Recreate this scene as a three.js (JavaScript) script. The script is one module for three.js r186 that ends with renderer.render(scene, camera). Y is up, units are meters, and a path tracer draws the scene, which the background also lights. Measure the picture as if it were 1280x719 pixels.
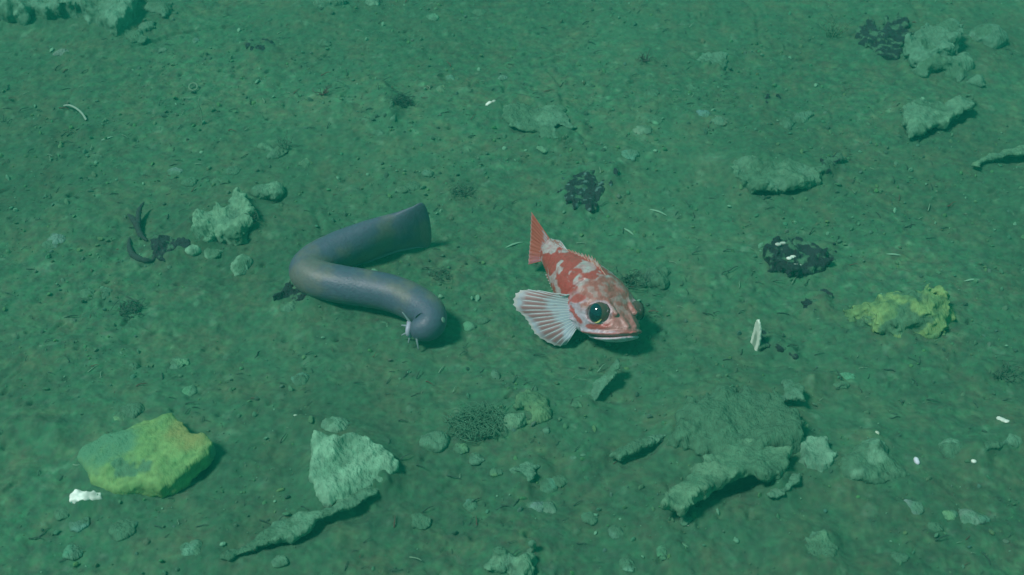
import * as THREE from 'three';
import { mergeGeometries } from 'three/addons/utils/BufferGeometryUtils.js';

// ---------------------------------------------------------------- camera, water light, exposure
const scene = new THREE.Scene();
const DIST = 1.4, DIP = 38 * Math.PI / 180, FOV = 24;
const camera = new THREE.PerspectiveCamera(FOV, 1024 / 575, 0.02, 60);
camera.position.set(0, DIST * Math.sin(DIP), DIST * Math.cos(DIP));
camera.lookAt(0, 0, 0);
camera.focus = 1.40; camera.userData.fStop = 12;
camera.updateMatrixWorld();
const renderer = new THREE.WebGLRenderer({ antialias: true });
renderer.toneMapping = THREE.LinearToneMapping;
renderer.toneMappingExposure = 1.18;
renderer.shadowMap.enabled = true;
// open water all round: even, dim teal
const skyData = new Float32Array(32 * 16 * 4);
for (let i = 0; i < 32 * 16; i++) skyData.set([0.045, 0.30, 0.26, 1], i * 4);
const sky = new THREE.DataTexture(skyData, 32, 16, THREE.RGBAFormat, THREE.FloatType);
sky.mapping = THREE.EquirectangularReflectionMapping;
sky.magFilter = THREE.LinearFilter; sky.needsUpdate = true;
scene.background = sky; scene.environment = sky;
const sun = new THREE.DirectionalLight(new THREE.Color().setRGB(1, 0.99, 0.95), 3.2);
sun.position.set(-0.47, 0.84, 0.26).multiplyScalar(5);
sun.castShadow = true; sun.shadow.radius = 20;
sun.shadow.mapSize.set(4096, 4096);
Object.assign(sun.shadow.camera, { left: -1.5, right: 1.5, top: 1.5, bottom: -1.5, near: 1, far: 9 });
scene.add(sun); scene.add(sun.target);
scene.fog = new THREE.FogExp2(new THREE.Color().setRGB(0.04, 0.80, 0.60), 0.11);

// ---------------------------------------------------------------- noise and helpers
function rng(seed) { let a = seed >>> 0; return () => { a = (a + 0x6D2B79F5) | 0; let t = Math.imul(a ^ (a >>> 15), 1 | a); t = (t + Math.imul(t ^ (t >>> 7), 61 | t)) ^ t; return ((t ^ (t >>> 14)) >>> 0) / 4294967296; }; }
const R0 = rng(11);
const P = new Uint8Array(512);
{ const p = [...Array(256).keys()]; for (let i = 255; i > 0; i--) { const j = Math.floor(R0() * (i + 1)); [p[i], p[j]] = [p[j], p[i]]; } for (let i = 0; i < 512; i++) P[i] = p[i & 255]; }
function grad(h, x, y, z) { h &= 15; const u = h < 8 ? x : y, v = h < 4 ? y : (h === 12 || h === 14 ? x : z); return ((h & 1) ? -u : u) + ((h & 2) ? -v : v); }
function n3(x, y, z) {
  const xf = Math.floor(x), yf = Math.floor(y), zf = Math.floor(z), X = xf & 255, Y = yf & 255, Z = zf & 255;
  x -= xf; y -= yf; z -= zf;
  const u = x * x * x * (x * (x * 6 - 15) + 10), v = y * y * y * (y * (y * 6 - 15) + 10), w = z * z * z * (z * (z * 6 - 15) + 10);
  const A = P[X] + Y, AA = P[A] + Z, AB = P[A + 1] + Z, B = P[X + 1] + Y, BA = P[B] + Z, BB = P[B + 1] + Z;
  const L = (a, b, t) => a + (b - a) * t;
  return L(L(L(grad(P[AA], x, y, z), grad(P[BA], x - 1, y, z), u), L(grad(P[AB], x, y - 1, z), grad(P[BB], x - 1, y - 1, z), u), v),
    L(L(grad(P[AA + 1], x, y, z - 1), grad(P[BA + 1], x - 1, y, z - 1), u), L(grad(P[AB + 1], x, y - 1, z - 1), grad(P[BB + 1], x - 1, y - 1, z - 1), u), v), w);
}
function fbm(x, y, z, o = 4) { let a = 1, s = 0; for (let i = 0; i < o; i++) { s += a * n3(x, y, z); x = x * 2.03 + 7.1; y = y * 2.03 + 3.7; z = z * 2.03 + 1.3; a *= 0.5; } return s; }
const clamp = (x, a, b) => Math.min(b, Math.max(a, x));
const sstep = (a, b, x) => { const t = clamp((x - a) / (b - a), 0, 1); return t * t * (3 - 2 * t); };
const mix = (a, b, t) => a + (b - a) * t;
const mix3 = (a, b, t) => [mix(a[0], b[0], t), mix(a[1], b[1], t), mix(a[2], b[2], t)];
const smin = (a, b, k) => { const h = clamp(0.5 + 0.5 * (b - a) / k, 0, 1); return mix(b, a, h) - k * h * (1 - h); };
const smax = (a, b, k) => -smin(-a, -b, k);
const lerpTable = (tab, x) => { // rows [x, a, b, ...], x descending; smooth
  let i = 0; while (i < tab.length - 2 && x < tab[i + 1][0]) i++;
  const t = clamp((x - tab[i][0]) / (tab[i + 1][0] - tab[i][0]), 0, 1), p = tab[Math.max(i - 1, 0)], a = tab[i], b = tab[i + 1], q = tab[Math.min(i + 2, tab.length - 1)];
  return a.slice(1).map((v, k) => { k++; const m0 = (b[k] - p[k]) / 2, m1 = (q[k] - a[k]) / 2, t2 = t * t, t3 = t2 * t; return (2 * t3 - 3 * t2 + 1) * a[k] + (t3 - 2 * t2 + t) * m0 + (-2 * t3 + 3 * t2) * b[k] + (t3 - t2) * m1; });
};
const V = (x, y, z) => new THREE.Vector3(x, y, z);
// where a line of sight of the survey picture (1280 x 719) meets a level, a tilted plane or the bottom
const TANF = Math.tan(FOV * Math.PI / 360);
function ray(px, py) { const a = (px - 640) / 359.5 * TANF, b = (359.5 - py) / 359.5 * TANF; return [a, -Math.sin(DIP) + b * Math.cos(DIP), -Math.cos(DIP) - b * Math.sin(DIP)]; }
const EYE = [0, DIST * Math.sin(DIP), DIST * Math.cos(DIP)];
function onPlane(px, py, pl) { const d = ray(px, py), t = -(EYE[1] - pl(EYE[0], EYE[2])) / (d[1] - (pl(EYE[0] + d[0], EYE[2] + d[2]) - pl(EYE[0], EYE[2]))); return V(EYE[0] + d[0] * t, EYE[1] + d[1] * t, EYE[2] + d[2] * t); }
const atY = (px, py, y) => onPlane(px, py, () => y);
function ground(px, py) { let y = 0, p; for (let i = 0; i < 8; i++) { p = atY(px, py, y); y = H(p.x, p.z); } p.y = H(p.x, p.z); return p; }
const sizeAt = (p) => Math.hypot(p.x - EYE[0], p.y - EYE[1], p.z - EYE[2]) * TANF / 359.5; // metres that one of its pixels spans

// ---------------------------------------------------------------- relief of the bottom
const MOUNDS = [ // px, py, radius x, radius z, height
  [925, 530, 0.085, 0.075, 0.020], [440, 590, 0.05, 0.05, 0.010], [1180, 60, 0.09, 0.09, 0.016], [285, 265, 0.055, 0.05, 0.008],
  [660, 520, 0.06, 0.05, 0.009], [80, 10, 0.16, 0.10, 0.018], [1165, 135, 0.07, 0.05, 0.010], [965, 205, 0.07, 0.05, 0.010], [640, 690, 0.04, 0.035, 0.008],
  [1085, 580, 0.05, 0.05, 0.006], [1150, 430, 0.1, 0.05, 0.004], [840, 650, 0.08, 0.05, 0.008], [300, 690, 0.06, 0.05, 0.008], [180, 500, 0.12, 0.07, 0.007], [1250, 560, 0.08, 0.05, 0.009],
].map(([a, b, ...r]) => [atY(a, b, 0).x, atY(a, b, 0).z, ...r]);
const FX0 = -0.92, FX1 = 0.92, FZ0 = -0.80, FZ1 = 0.46, FS = 0.0017;
const FNX = Math.round((FX1 - FX0) / FS) + 1, FNZ = Math.round((FZ1 - FZ0) / FS) + 1;
const fine = new Float32Array(FNX * FNZ), fineTint = new Float32Array(FNX * FNZ);
function dent(x, z, rx, rz, ang, depth, tint = 0) {
  const c = Math.cos(ang), s = Math.sin(ang), r = Math.max(rx, rz) * 2.2;
  const i0 = Math.max(0, Math.ceil((x - r - FX0) / FS)), i1 = Math.min(FNX - 1, Math.floor((x + r - FX0) / FS)), j0 = Math.max(0, Math.ceil((z - r - FZ0) / FS)), j1 = Math.min(FNZ - 1, Math.floor((z + r - FZ0) / FS));
  for (let j = j0; j <= j1; j++) for (let i = i0; i <= i1; i++) {
    const dx = FX0 + i * FS - x, dz = FZ0 + j * FS - z, u = (dx * c + dz * s) / rx, v = (-dx * s + dz * c) / rz, w = Math.exp(-(u * u + v * v));
    fine[j * FNX + i] += depth * w; fineTint[j * FNX + i] += tint * w;
  }
}
{ const r = rng(5);
  for (let k = 0; k < 5200; k++) { // small grooves, feeding marks and burrow mouths
    const cl = r(), x = mix(FX0, FX1, r()), z = mix(FZ0, FZ1, r());
    if (fbm(x * 6, 0.7, z * 6, 3) + 0.18 < r() * 0.7) continue;
    const a = -0.5 + (r() - 0.5) * 2.4, len = 0.002 + r() * r() * 0.009;
    dent(x, z, len, 0.0016 + r() * 0.0013, a, -(0.0012 + r() * r() * 0.0062));
    if (cl > 0.6) dent(x - 0.004, z + 0.002, len, 0.0025, a, 0.0008 + r() * 0.0015);
  }
  for (let k = 0; k < 26; k++) { // trails of things that crawled
    let x = mix(FX0, FX1, r()), z = mix(FZ0, FZ1, r()), a = r() * 6.28; const n = 30 + r() * 90, w = 0.0022 + r() * 0.002, d = 0.0006 + r() * 0.0010;
    for (let i = 0; i < n; i++) { a += (r() - 0.5) * 0.35; x += Math.cos(a) * 0.003; z += Math.sin(a) * 0.003; dent(x, z, 0.003, w, a, -d * (0.6 + 0.8 * r())); if (i % 2) dent(x - Math.sin(a) * w * 1.8, z + Math.cos(a) * w * 1.8, 0.003, w * 0.8, a, d * 0.5); }
  }
  for (let k = 0; k < 2600; k++) { // low lumps, some of paler silt
    const x = mix(FX0, FX1, r()), z = mix(FZ0, FZ1, r()), s = 0.003 + r() * r() * 0.012;
    dent(x, z, s, s * (0.6 + r() * 0.6), r() * 3, (0.0006 + r() * 0.0018) * (0.5 + s * 80), r() < 0.07 ? 0.15 + r() * 0.4 : 0);
  }
}
for (const [u, v, rx, rz, d, a = 0] of [[905, 606, 0.030, 0.016, 0.022, -0.3], [955, 592, 0.02, 0.014, 0.012, -0.3], [445, 640, 0.04, 0.012, 0.012, -0.35], [350, 676, 0.04, 0.010, 0.008, -0.35], [1190, 146, 0.03, 0.016, 0.014, -0.3], [1150, 162, 0.02, 0.014, 0.010, -0.3], [805, 566, 0.02, 0.010, 0.010, -0.4], [288, 297, 0.024, 0.012, 0.014], [660, 162, 0.03, 0.012, 0.008], [970, 233, 0.04, 0.010, 0.006], [1255, 198, 0.03, 0.012, 0.010], [345, 252, 0.014, 0.01, 0.008], [240, 585, 0.02, 0.012, 0.008]]) { const p = atY(u, v, 0); dent(p.x, p.z, rx, rz, a, -d); }
function base(x, z) {
  let y = 0.010 * fbm(x * 2.3 + 5, 1.5, z * 2.3, 3) + 0.0035 * fbm(x * 11, 4.5, z * 11, 3);
  for (const [mx, mz, rx, rz, h] of MOUNDS) { const u = (x - mx) / rx, v = (z - mz) / rz, q = u * u + v * v; if (q < 9) y += h * Math.exp(-q); }
  return y;
}
function fineAt(x, z, arr = fine) {
  const u = (x - FX0) / FS, v = (z - FZ0) / FS; if (u < 0 || v < 0 || u >= FNX - 1 || v >= FNZ - 1) return 0;
  const i = Math.floor(u), j = Math.floor(v), a = u - i, b = v - j, o = j * FNX + i;
  return mix(mix(arr[o], arr[o + 1], a), mix(arr[o + FNX], arr[o + FNX + 1], a), b);
}
function H(x, z) { return base(x, z) + fineAt(x, z); }

// ---------------------------------------------------------------- textures and materials
function noiseTex(size, fn, srgb) {
  const d = new Uint8Array(size * size * 4);
  for (let j = 0; j < size; j++) for (let i = 0; i < size; i++) { const c = fn(i / size, j / size); const o = (j * size + i) * 4; for (let k = 0; k < 3; k++) d[o + k] = clamp(Math.round(c[k] * 255), 0, 255); d[o + 3] = 255; }
  const t = new THREE.DataTexture(d, size, size); t.wrapS = t.wrapT = THREE.RepeatWrapping; t.magFilter = THREE.LinearFilter; t.minFilter = THREE.LinearMipmapLinearFilter; t.generateMipmaps = true;
  if (srgb) t.colorSpace = THREE.SRGBColorSpace; t.needsUpdate = true; return t;
}
// noise that tiles: blend of four shifted copies
const tile = (f) => (u, v) => { const a = f(u, v), b = f(u - 1, v), c = f(u, v - 1), d = f(u - 1, v - 1); return a * (1 - u) * (1 - v) + b * u * (1 - v) + c * (1 - u) * v + d * u * v; };
const grainN = tile((u, v) => fbm(u * 40, v * 40, 2.2, 3)), speckN = tile((u, v) => n3(u * 110, v * 110, 9.1));
const grainTex = noiseTex(512, (u, v) => { const g = 0.5 + 0.5 * grainN(u, v) + 0.22 * speckN(u, v); return [g, g, g]; });
const siltN1 = tile((u, v) => fbm(u * 34, v * 34, 5.2, 3)), siltN2 = tile((u, v) => fbm(u * 60, v * 60, 15.2, 2));
const siltTex = noiseTex(1024, (u, v) => { const a = siltN1(u, v) * 1.5, b = siltN2(u, v) * 1.5, l = 0.87 + 0.12 * a; return [l + 0.11 * b, l - 0.03 * b, l + 0.012 * b - 0.03 * a]; }, true);
siltTex.repeat.set(1, 1);
const mSilt = new THREE.MeshStandardMaterial({ vertexColors: true, map: siltTex, bumpMap: grainTex, bumpScale: 0.0022, roughness: 0.95 });
const mRock = new THREE.MeshStandardMaterial({ vertexColors: true, bumpMap: grainTex, bumpScale: 0.0022, roughness: 0.92 });
const mShell = new THREE.MeshStandardMaterial({ vertexColors: true, roughness: 0.55 });
const mStuff = new THREE.MeshStandardMaterial({ color: 0xffffff, roughness: 0.95 });
const plain = (rgb, rough = 0.8, extra = {}) => new THREE.MeshStandardMaterial({ color: new THREE.Color().setRGB(...rgb), roughness: rough, ...extra });
const SILT = [0.045, 0.150, 0.081], DRAB = [0.084, 0.152, 0.082], PALE = [0.20, 0.40, 0.27], DARK = [0.006, 0.009, 0.019];

// ---------------------------------------------------------------- naming
const taken = {};
function numbered(n) { taken[n] = (taken[n] ?? -1) + 1; return taken[n] ? `${n}_${String(taken[n]).padStart(3, '0')}` : n; }
function tag(o, name, label, category, group) { o.name = numbered(name); o.userData.label = label; o.userData.category = category; if (group) o.userData.group = group; scene.add(o); return o; }
function shadows(o) { o.traverse((m) => { if (m.isMesh) { m.castShadow = true; m.receiveShadow = true; } }); }

// ---------------------------------------------------------------- solids from distance fields
function solid(f, lo, hi, cell, colour) {
  const n = [0, 1, 2].map((k) => Math.ceil((hi[k] - lo[k]) / cell) + 2), [nx, ny, nz] = n, val = new Float32Array(nx * ny * nz);
  for (let k = 0, o = 0; k < nz; k++) for (let j = 0; j < ny; j++) for (let i = 0; i < nx; i++, o++) val[o] = f(lo[0] + i * cell, lo[1] + j * cell, lo[2] + k * cell);
  const at = new Int32Array(nx * ny * nz).fill(-1), pos = [], step = [1, nx, nx * ny];
  const corner = []; for (let c = 0; c < 8; c++) corner.push((c & 1) + ((c >> 1) & 1) * nx + ((c >> 2) & 1) * nx * ny);
  const edges = []; for (let a = 0; a < 8; a++) for (const b of [1, 2, 4]) if (!(a & b)) edges.push([a, a | b]);
  for (let k = 0; k < nz - 1; k++) for (let j = 0; j < ny - 1; j++) for (let i = 0; i < nx - 1; i++) {
    const o = (k * ny + j) * nx + i; let m = 0; for (let c = 0; c < 8; c++) if (val[o + corner[c]] < 0) m |= 1 << c;
    if (m === 0 || m === 255) continue;
    let x = 0, y = 0, z = 0, s = 0;
    for (const [a, b] of edges) { if (((m >> a) & 1) === ((m >> b) & 1)) continue; const va = val[o + corner[a]], t = va / (va - val[o + corner[b]]);
      x += mix(a & 1, b & 1, t); y += mix((a >> 1) & 1, (b >> 1) & 1, t); z += mix((a >> 2) & 1, (b >> 2) & 1, t); s++; }
    at[o] = pos.length / 3; pos.push(lo[0] + (i + x / s) * cell, lo[1] + (j + y / s) * cell, lo[2] + (k + z / s) * cell);
  }
  const idx = [];
  for (let k = 1; k < nz - 1; k++) for (let j = 1; j < ny - 1; j++) for (let i = 1; i < nx - 1; i++) {
    const o = (k * ny + j) * nx + i;
    for (let a = 0; a < 3; a++) {
      const inA = val[o] < 0, inB = val[o + step[a]] < 0; if (inA === inB) continue;
      const u = step[(a + 1) % 3], v = step[(a + 2) % 3], q = [at[o], at[o - u], at[o - u - v], at[o - v]];
      if (q.some((e) => e < 0)) continue;
      if (inA) idx.push(q[0], q[1], q[2], q[0], q[2], q[3]); else idx.push(q[0], q[2], q[1], q[0], q[3], q[2]);
    }
  }
  const g = new THREE.BufferGeometry(), col = new Float32Array(pos.length), uv = new Float32Array(pos.length / 3 * 2);
  for (let i = 0; i < pos.length; i += 3) { if (colour) col.set(colour(pos[i], pos[i + 1], pos[i + 2]), i); uv.set([pos[i] / 0.12 + pos[i + 1] * 3, pos[i + 2] / 0.12 + pos[i + 1] * 5], i / 3 * 2); }
  g.setAttribute('position', new THREE.Float32BufferAttribute(pos, 3)); g.setAttribute('color', new THREE.BufferAttribute(col, 3)); g.setAttribute('uv', new THREE.BufferAttribute(uv, 2));
  g.setIndex(idx); g.computeVertexNormals();
  return g;
}
function placed(g, mat, p) { g.translate(-p.x, -p.y, -p.z); const m = new THREE.Mesh(g, mat); m.position.copy(p); return m; }
function polySdf(pts, x, z) {
  let d = Infinity, s = 1;
  for (let i = 0, n = pts.length, j = n - 1; i < n; j = i++) {
    const ex = pts[j].x - pts[i].x, ez = pts[j].z - pts[i].z, wx = x - pts[i].x, wz = z - pts[i].z, t = clamp((wx * ex + wz * ez) / (ex * ex + ez * ez), 0, 1), bx = wx - ex * t, bz = wz - ez * t;
    d = Math.min(d, bx * bx + bz * bz);
    const c1 = z >= pts[i].z, c2 = z < pts[j].z, c3 = ex * wz > ez * wx; if ((c1 && c2 && c3) || (!c1 && !c2 && !c3)) s = -s;
  }
  return s * Math.sqrt(d);
}
function rockColour(o) {
  const c1 = o.c1 || [0.13, 0.29, 0.19], c2 = o.c2 || [0.085, 0.21, 0.135], dust = (o.dust ?? 0.35) + (o.dust >= 0.2 ? 0.07 : 0), seed = o.seed || 0, fs = o.cf || 1;
  return (x, y, z) => {
    let c = mix3(c1, c2, sstep(-0.35, 0.45, fbm(x * 45 * fs + seed, y * 45 * fs, z * 45 * fs, 4)));
    const df = o.df || 28, d = fbm(x * df + 40 + seed, y * df, z * df, 5) + (dust - 0.5) * 1.3; c = mix3(c, [0.060, 0.165, 0.095], 0.9 * sstep(-0.06, 0.14, d));
    const k = 1 + 0.35 * n3(x * 210, y * 210, z * 210 + seed) + 0.16 * n3(x * 90, y * 90 + seed, z * 90);
    c = c.map((v) => v * k * (o.mat ? 1 : 0.85));
    if (o.extra) c = o.extra(c, x, y, z);
    return c;
  };
}
// a plate of rock: outline, height of its top over the bottom at the anchor, slopes, thickness
function plate(o) {
  const a = ground(...(o.at || o.px[0])), [tx, tz] = o.tilt || [0, 0], top = (x, z) => a.y + o.h * (o.hs ?? 0.76) + tx * (x - a.x) + tz * (z - a.z);
  const pts = o.px.map(([u, v]) => onPlane(u, v, top)), th = o.th, amp = o.amp ?? 0.003, fr = o.fr ?? 45, sd = o.seed || 0, relief = o.relief ?? 0.003, edge = o.edge ?? 0.004;
  const xs = pts.map((p) => p.x), zs = pts.map((p) => p.z), ys = pts.map((p) => p.y), pad = amp * 2 + edge + 0.004;
  const lo = [Math.min(...xs) - pad, Math.min(...ys) - th - pad, Math.min(...zs) - pad], hi = [Math.max(...xs) + pad, Math.max(...ys) + pad + relief * 1.5, Math.max(...zs) + pad];
  const cell = o.cell || clamp(Math.max(hi[0] - lo[0], hi[2] - lo[2]) / 95, 0.0012, 0.0021);
  const f = (x, y, z) => {
    let d2 = polySdf(pts, x, z); if (d2 > pad + 0.01) return d2;
    d2 += edge * fbm(x * 60 + sd, 3.1, z * 60, 3);
    const t = top(x, z) + (o.shape ? o.shape(x, z) : 0) + relief * fbm(x * 30 + sd, 0.3, z * 30, 3), thn = th * (o.wedge ? o.wedge(x - a.x, z - a.z) : 1), dy = Math.max(y - t, t - thn - y);
    let d = smax(d2, dy, o.round ?? 0.006);
    if (Math.abs(d) < amp * 3 + 0.004) { d += amp * fbm(x * fr + sd, y * fr, z * fr, 4) + (o.grit ?? 0.0011) * n3(x * 260, y * 260 + sd, z * 260); if (o.ridge) d -= o.ridge * (0.5 - Math.abs(n3(x * 34 + sd, y * 34, z * 34))) ; }
    return d;
  };
  const g = solid(f, lo, hi, cell, rockColour(o)), c = V((lo[0] + hi[0]) / 2, 0, (lo[2] + hi[2]) / 2); c.y = H(c.x, c.z);
  const zc = zs.reduce((q, v) => q + v, 0) / zs.length, br = rng(9 + Math.round(sd * 31));
  if (o.bank !== false) pts.forEach((p, i) => { const n = pts[(i + 1) % pts.length], L = Math.hypot(n.x - p.x, n.z - p.z), k = Math.max(1, Math.round(L / 0.010)); for (let q = 0; q < k; q++) { const x = mix(p.x, n.x, q / k), z = mix(p.z, n.z, q / k), over = p.y - th - H(x, z) > 0.002 && z > zc; if (!over) dent(x + (br() - 0.5) * 0.01, z + (br() - 0.5) * 0.008, 0.007 + br() * 0.008, 0.006 + br() * 0.006, br() * 3, 0.001 + br() * 0.0035); } });
  return tag(placed(g, o.mat || mRock, c), o.name, o.label, o.category || 'rock', o.group);
}
// a lumpy rock: rounded lumps [px, py of the spot under it, radius in px, height factor, lift in px]
function lumps(o) {
  const amp = o.amp ?? 0.003, fr = o.fr ?? 55, sd = o.seed || 0, k = o.k ?? 0.006, L = o.px.map(([u, v, r, hf = 0.8, lift = 0, zf = 1]) => { const p = ground(u, v), s = sizeAt(p); return { p, r: r * s, h: r * s * hf, y: p.y + lift * s, rz: r * s * zf }; });
  const lo = [1e9, 1e9, 1e9], hi = [-1e9, -1e9, -1e9], pad = amp * 2 + 0.004;
  for (const l of L) { [[l.p.x, l.r], [l.y, l.h], [l.p.z, l.rz]].forEach(([c, r], i) => { lo[i] = Math.min(lo[i], c - r - pad); hi[i] = Math.max(hi[i], c + r + pad); }); }
  const cuts = []; const r = rng(77 + Math.round(sd * 13)); if (o.facets) for (let i = 0; i < o.facets; i++) { const th = r() * 6.28, ph = (r() - 0.25) * 1.6; cuts.push([Math.cos(th) * Math.cos(ph), Math.sin(ph), Math.sin(th) * Math.cos(ph), 0.62 + r() * 0.3]); }
  const f = (x, y, z) => {
    let d = 1e9;
    for (const l of L) { const dx = (x - l.p.x) / l.r, dy = (y - l.y) / l.h, dz = (z - l.p.z) / l.rz, q = Math.sqrt(dx * dx + dy * dy + dz * dz); let e = (q - 1) * Math.min(l.r, l.h, l.rz);
      for (const c of cuts) e = smax(e, (dx * c[0] + dy * c[1] + dz * c[2] - c[3]) * Math.min(l.r, l.h, l.rz), 0.0015);
      d = d > 1e8 ? e : smin(d, e, k); }
    if (Math.abs(d) < amp * 3 + 0.004) { d += amp * fbm(x * fr + sd, y * fr, z * fr, 4); if (o.ridge) d -= o.ridge * (0.5 - Math.abs(n3(x * 60 + sd, y * 60, z * 60))); }
    return d;
  };
  for (const l of L) for (let q = 0; q < 5; q++) { const a = q * 1.3 + sd; dent(l.p.x + Math.cos(a) * l.r * 0.9, l.p.z + Math.sin(a) * l.rz * 0.9, l.r * 0.6, l.r * 0.45, a, l.h * 0.13); }
  const cell = o.cell || clamp(Math.max(hi[0] - lo[0], hi[2] - lo[2]) / 55, 0.0009, 0.0024);
  const g = solid(f, lo, hi, cell, rockColour(o)), c = V((lo[0] + hi[0]) / 2, 0, (lo[2] + hi[2]) / 2); c.y = H(c.x, c.z);
  return tag(placed(g, o.mat || mRock, c), o.name, o.label, o.category || 'rock', o.group);
}
// a body drawn along a path; size(t) gives half width, half height and lift
function loft(path, n, m, size, colour, up = V(0, 1, 0)) {
  const pos = [], col = [], uv = [], idx = [], len = path.getLength();
  for (let i = 0; i <= n; i++) {
    const t = i / n, p = path.getPointAt(t), tg = path.getTangentAt(t), side = V().crossVectors(tg, up).normalize(), u2 = V().crossVectors(side, tg).normalize(), [w, h, sh = 0] = size(t);
    for (let j = 0; j <= m; j++) {
      const a = j / m * Math.PI * 2, q = p.clone().addScaledVector(side, Math.cos(a) * w).addScaledVector(u2, Math.sin(a) * h + sh);
      pos.push(q.x, q.y, q.z); uv.push(t * len, j / m); if (colour) col.push(...colour(t, a, q));
    }
  }
  for (let i = 0; i < n; i++) for (let j = 0; j < m; j++) { const a = i * (m + 1) + j, b = a + m + 1; idx.push(a, a + 1, b, b, a + 1, b + 1); }
  const g = new THREE.BufferGeometry(); g.setAttribute('position', new THREE.Float32BufferAttribute(pos, 3)); g.setAttribute('uv', new THREE.Float32BufferAttribute(uv, 2));
  if (colour) g.setAttribute('color', new THREE.Float32BufferAttribute(col, 3));
  g.setIndex(idx); g.computeVertexNormals();
  // weld the seam's normals
  const N = g.attributes.normal; for (let i = 0; i <= n; i++) { const a = i * (m + 1), b = a + m, v = V(N.getX(a) + N.getX(b), N.getY(a) + N.getY(b), N.getZ(a) + N.getZ(b)).normalize(); N.setXYZ(a, v.x, v.y, v.z); N.setXYZ(b, v.x, v.y, v.z); }
  return g;
}
const curve = (pts) => new THREE.CatmullRomCurve3(pts, false, 'centripetal');
const whisker = (pts, r0, r1, n = 14, m = 8) => loft(curve(pts), n, m, (t) => { const r = mix(r0, r1, t) * Math.sqrt(Math.max(0, 1 - Math.pow(Math.max(0, (t - 0.9) / 0.1), 2))) + 1e-5; return [r, r]; });
function part(parent, name, g, mat, label) { const m = new THREE.Mesh(g, mat); m.name = name; if (label) m.userData.label = label; parent.add(m); return m; }

// ---------------------------------------------------------------- rocks, crusts and ledges
const YEL = [0.155, 0.29, 0.10], CHALK = [0.20, 0.40, 0.27];
const mSmooth = new THREE.MeshStandardMaterial({ vertexColors: true, bumpMap: grainTex, bumpScale: 0.0013, roughness: 0.88 });
const OR = ground(240, 552), OL = ground(128, 556), RA = ground(112, 588), RB = ground(245, 527);
plate({ name: 'rock', label: 'yellow green stone with an orange end beside the white shell chip', seed: 1.3,
  px: [[100, 553], [130, 539], [156, 532], [190, 519], [215, 511], [228, 522], [237, 531], [253, 531], [265, 541], [259, 552], [248, 560], [229, 577], [214, 588], [196, 597], [176, 596], [152, 601], [138, 604], [117, 600], [108, 586], [96, 566]],
  at: [190, 590], h: 0.016, th: 0.02, tilt: [0.16, -0.02], amp: 0.0014, fr: 70, grit: 0.0006, mat: mSmooth, relief: 0.003, edge: 0.0015, round: 0.006, c1: YEL, c2: [0.12, 0.26, 0.09], dust: 0.18, hs: 1.5,
  shape: (x, z) => { const d = ((x - RA.x) * (RA.z - RB.z) + (z - RA.z) * (RB.x - RA.x)) / Math.hypot(RB.x - RA.x, RB.z - RA.z); return d > 0 ? -0.17 * d + 0.003 * n3(x * 30 + d * 90, 1, z * 30) : 0.10 * d; },
  extra: (c, x, y, z) => { const p = OR, d = Math.hypot(x - p.x, (z - p.z) * 0.7) + 0.010 * fbm(x * 60, y * 60, z * 60, 3), q = Math.hypot(x - OL.x, (z - OL.z) * 0.8) + 0.02 * fbm(x * 40, y * 40, z * 40, 4);
    c = mix3([0.075, 0.22, 0.125], c, sstep(0.020, 0.046, q)); return mix3([0.21, 0.24, 0.08], c, sstep(0.004, 0.026, d)); } });
plate({ name: 'rock', label: 'pale chalky broken stone above the long crust ledge', seed: 2.1,
  px: [[398, 541], [412, 542], [426, 546], [438, 538], [463, 547], [480, 558], [489, 566], [494, 584], [483, 594], [463, 609], [449, 615], [430, 621], [406, 620], [396, 608], [386, 593], [391, 570], [390, 555]],
  at: [430, 612], h: 0.010, th: 0.02, tilt: [-0.05, -0.22], amp: 0.0025, relief: 0.004, ridge: 0.004, c1: CHALK, c2: [0.12, 0.28, 0.18], dust: 0.10 });
plate({ name: 'crust_ledge', label: 'long thin pale crust ledge curling up below the chalky broken stone', category: 'ledge', seed: 3.7,
  px: [[486, 594], [470, 604], [452, 612], [436, 617], [418, 628], [398, 636], [372, 640], [350, 648], [318, 668], [292, 682], [277, 694], [288, 697], [310, 690], [340, 678], [368, 671], [386, 661], [394, 648], [412, 643], [432, 634], [452, 628], [470, 616], [486, 604]],
  at: [420, 648], h: 0.0165, th: 0.006, tilt: [0.05, 0.10], amp: 0.0025, relief: 0.003, round: 0.003, edge: 0.003, c1: [0.112, 0.258, 0.163], c2: [0.066, 0.180, 0.112], dust: 0.4, cell: 0.0016, bank: false });
lumps({ name: 'rock', label: 'small knobbly lump behind the top of the chalky broken stone', seed: 31, px: [[418, 534, 12, 0.7], [428, 530, 9, 0.7], [405, 532, 7, 0.6]], dust: 0.5 });
plate({ name: 'crust_ledge', label: 'broad overhanging crust ledge with a black hollow under its lip', category: 'ledge', seed: 4.4,
  px: [[832, 631], [853, 632], [869, 623], [881, 613], [885, 606], [897, 601], [912, 596], [928, 590], [942, 587], [952, 592], [962, 590], [974, 582], [984, 574], [984, 562], [972, 556], [945, 549], [915, 551], [899, 558], [881, 574], [863, 589], [838, 610]],
  at: [875, 640], h: 0.029, th: 0.010, tilt: [0.10, 0.16], amp: 0.004, relief: 0.007, ridge: 0.004, edge: 0.006, round: 0.005, c1: [0.118, 0.258, 0.155], c2: [0.079, 0.205, 0.120], dust: 0.38 });
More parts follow.
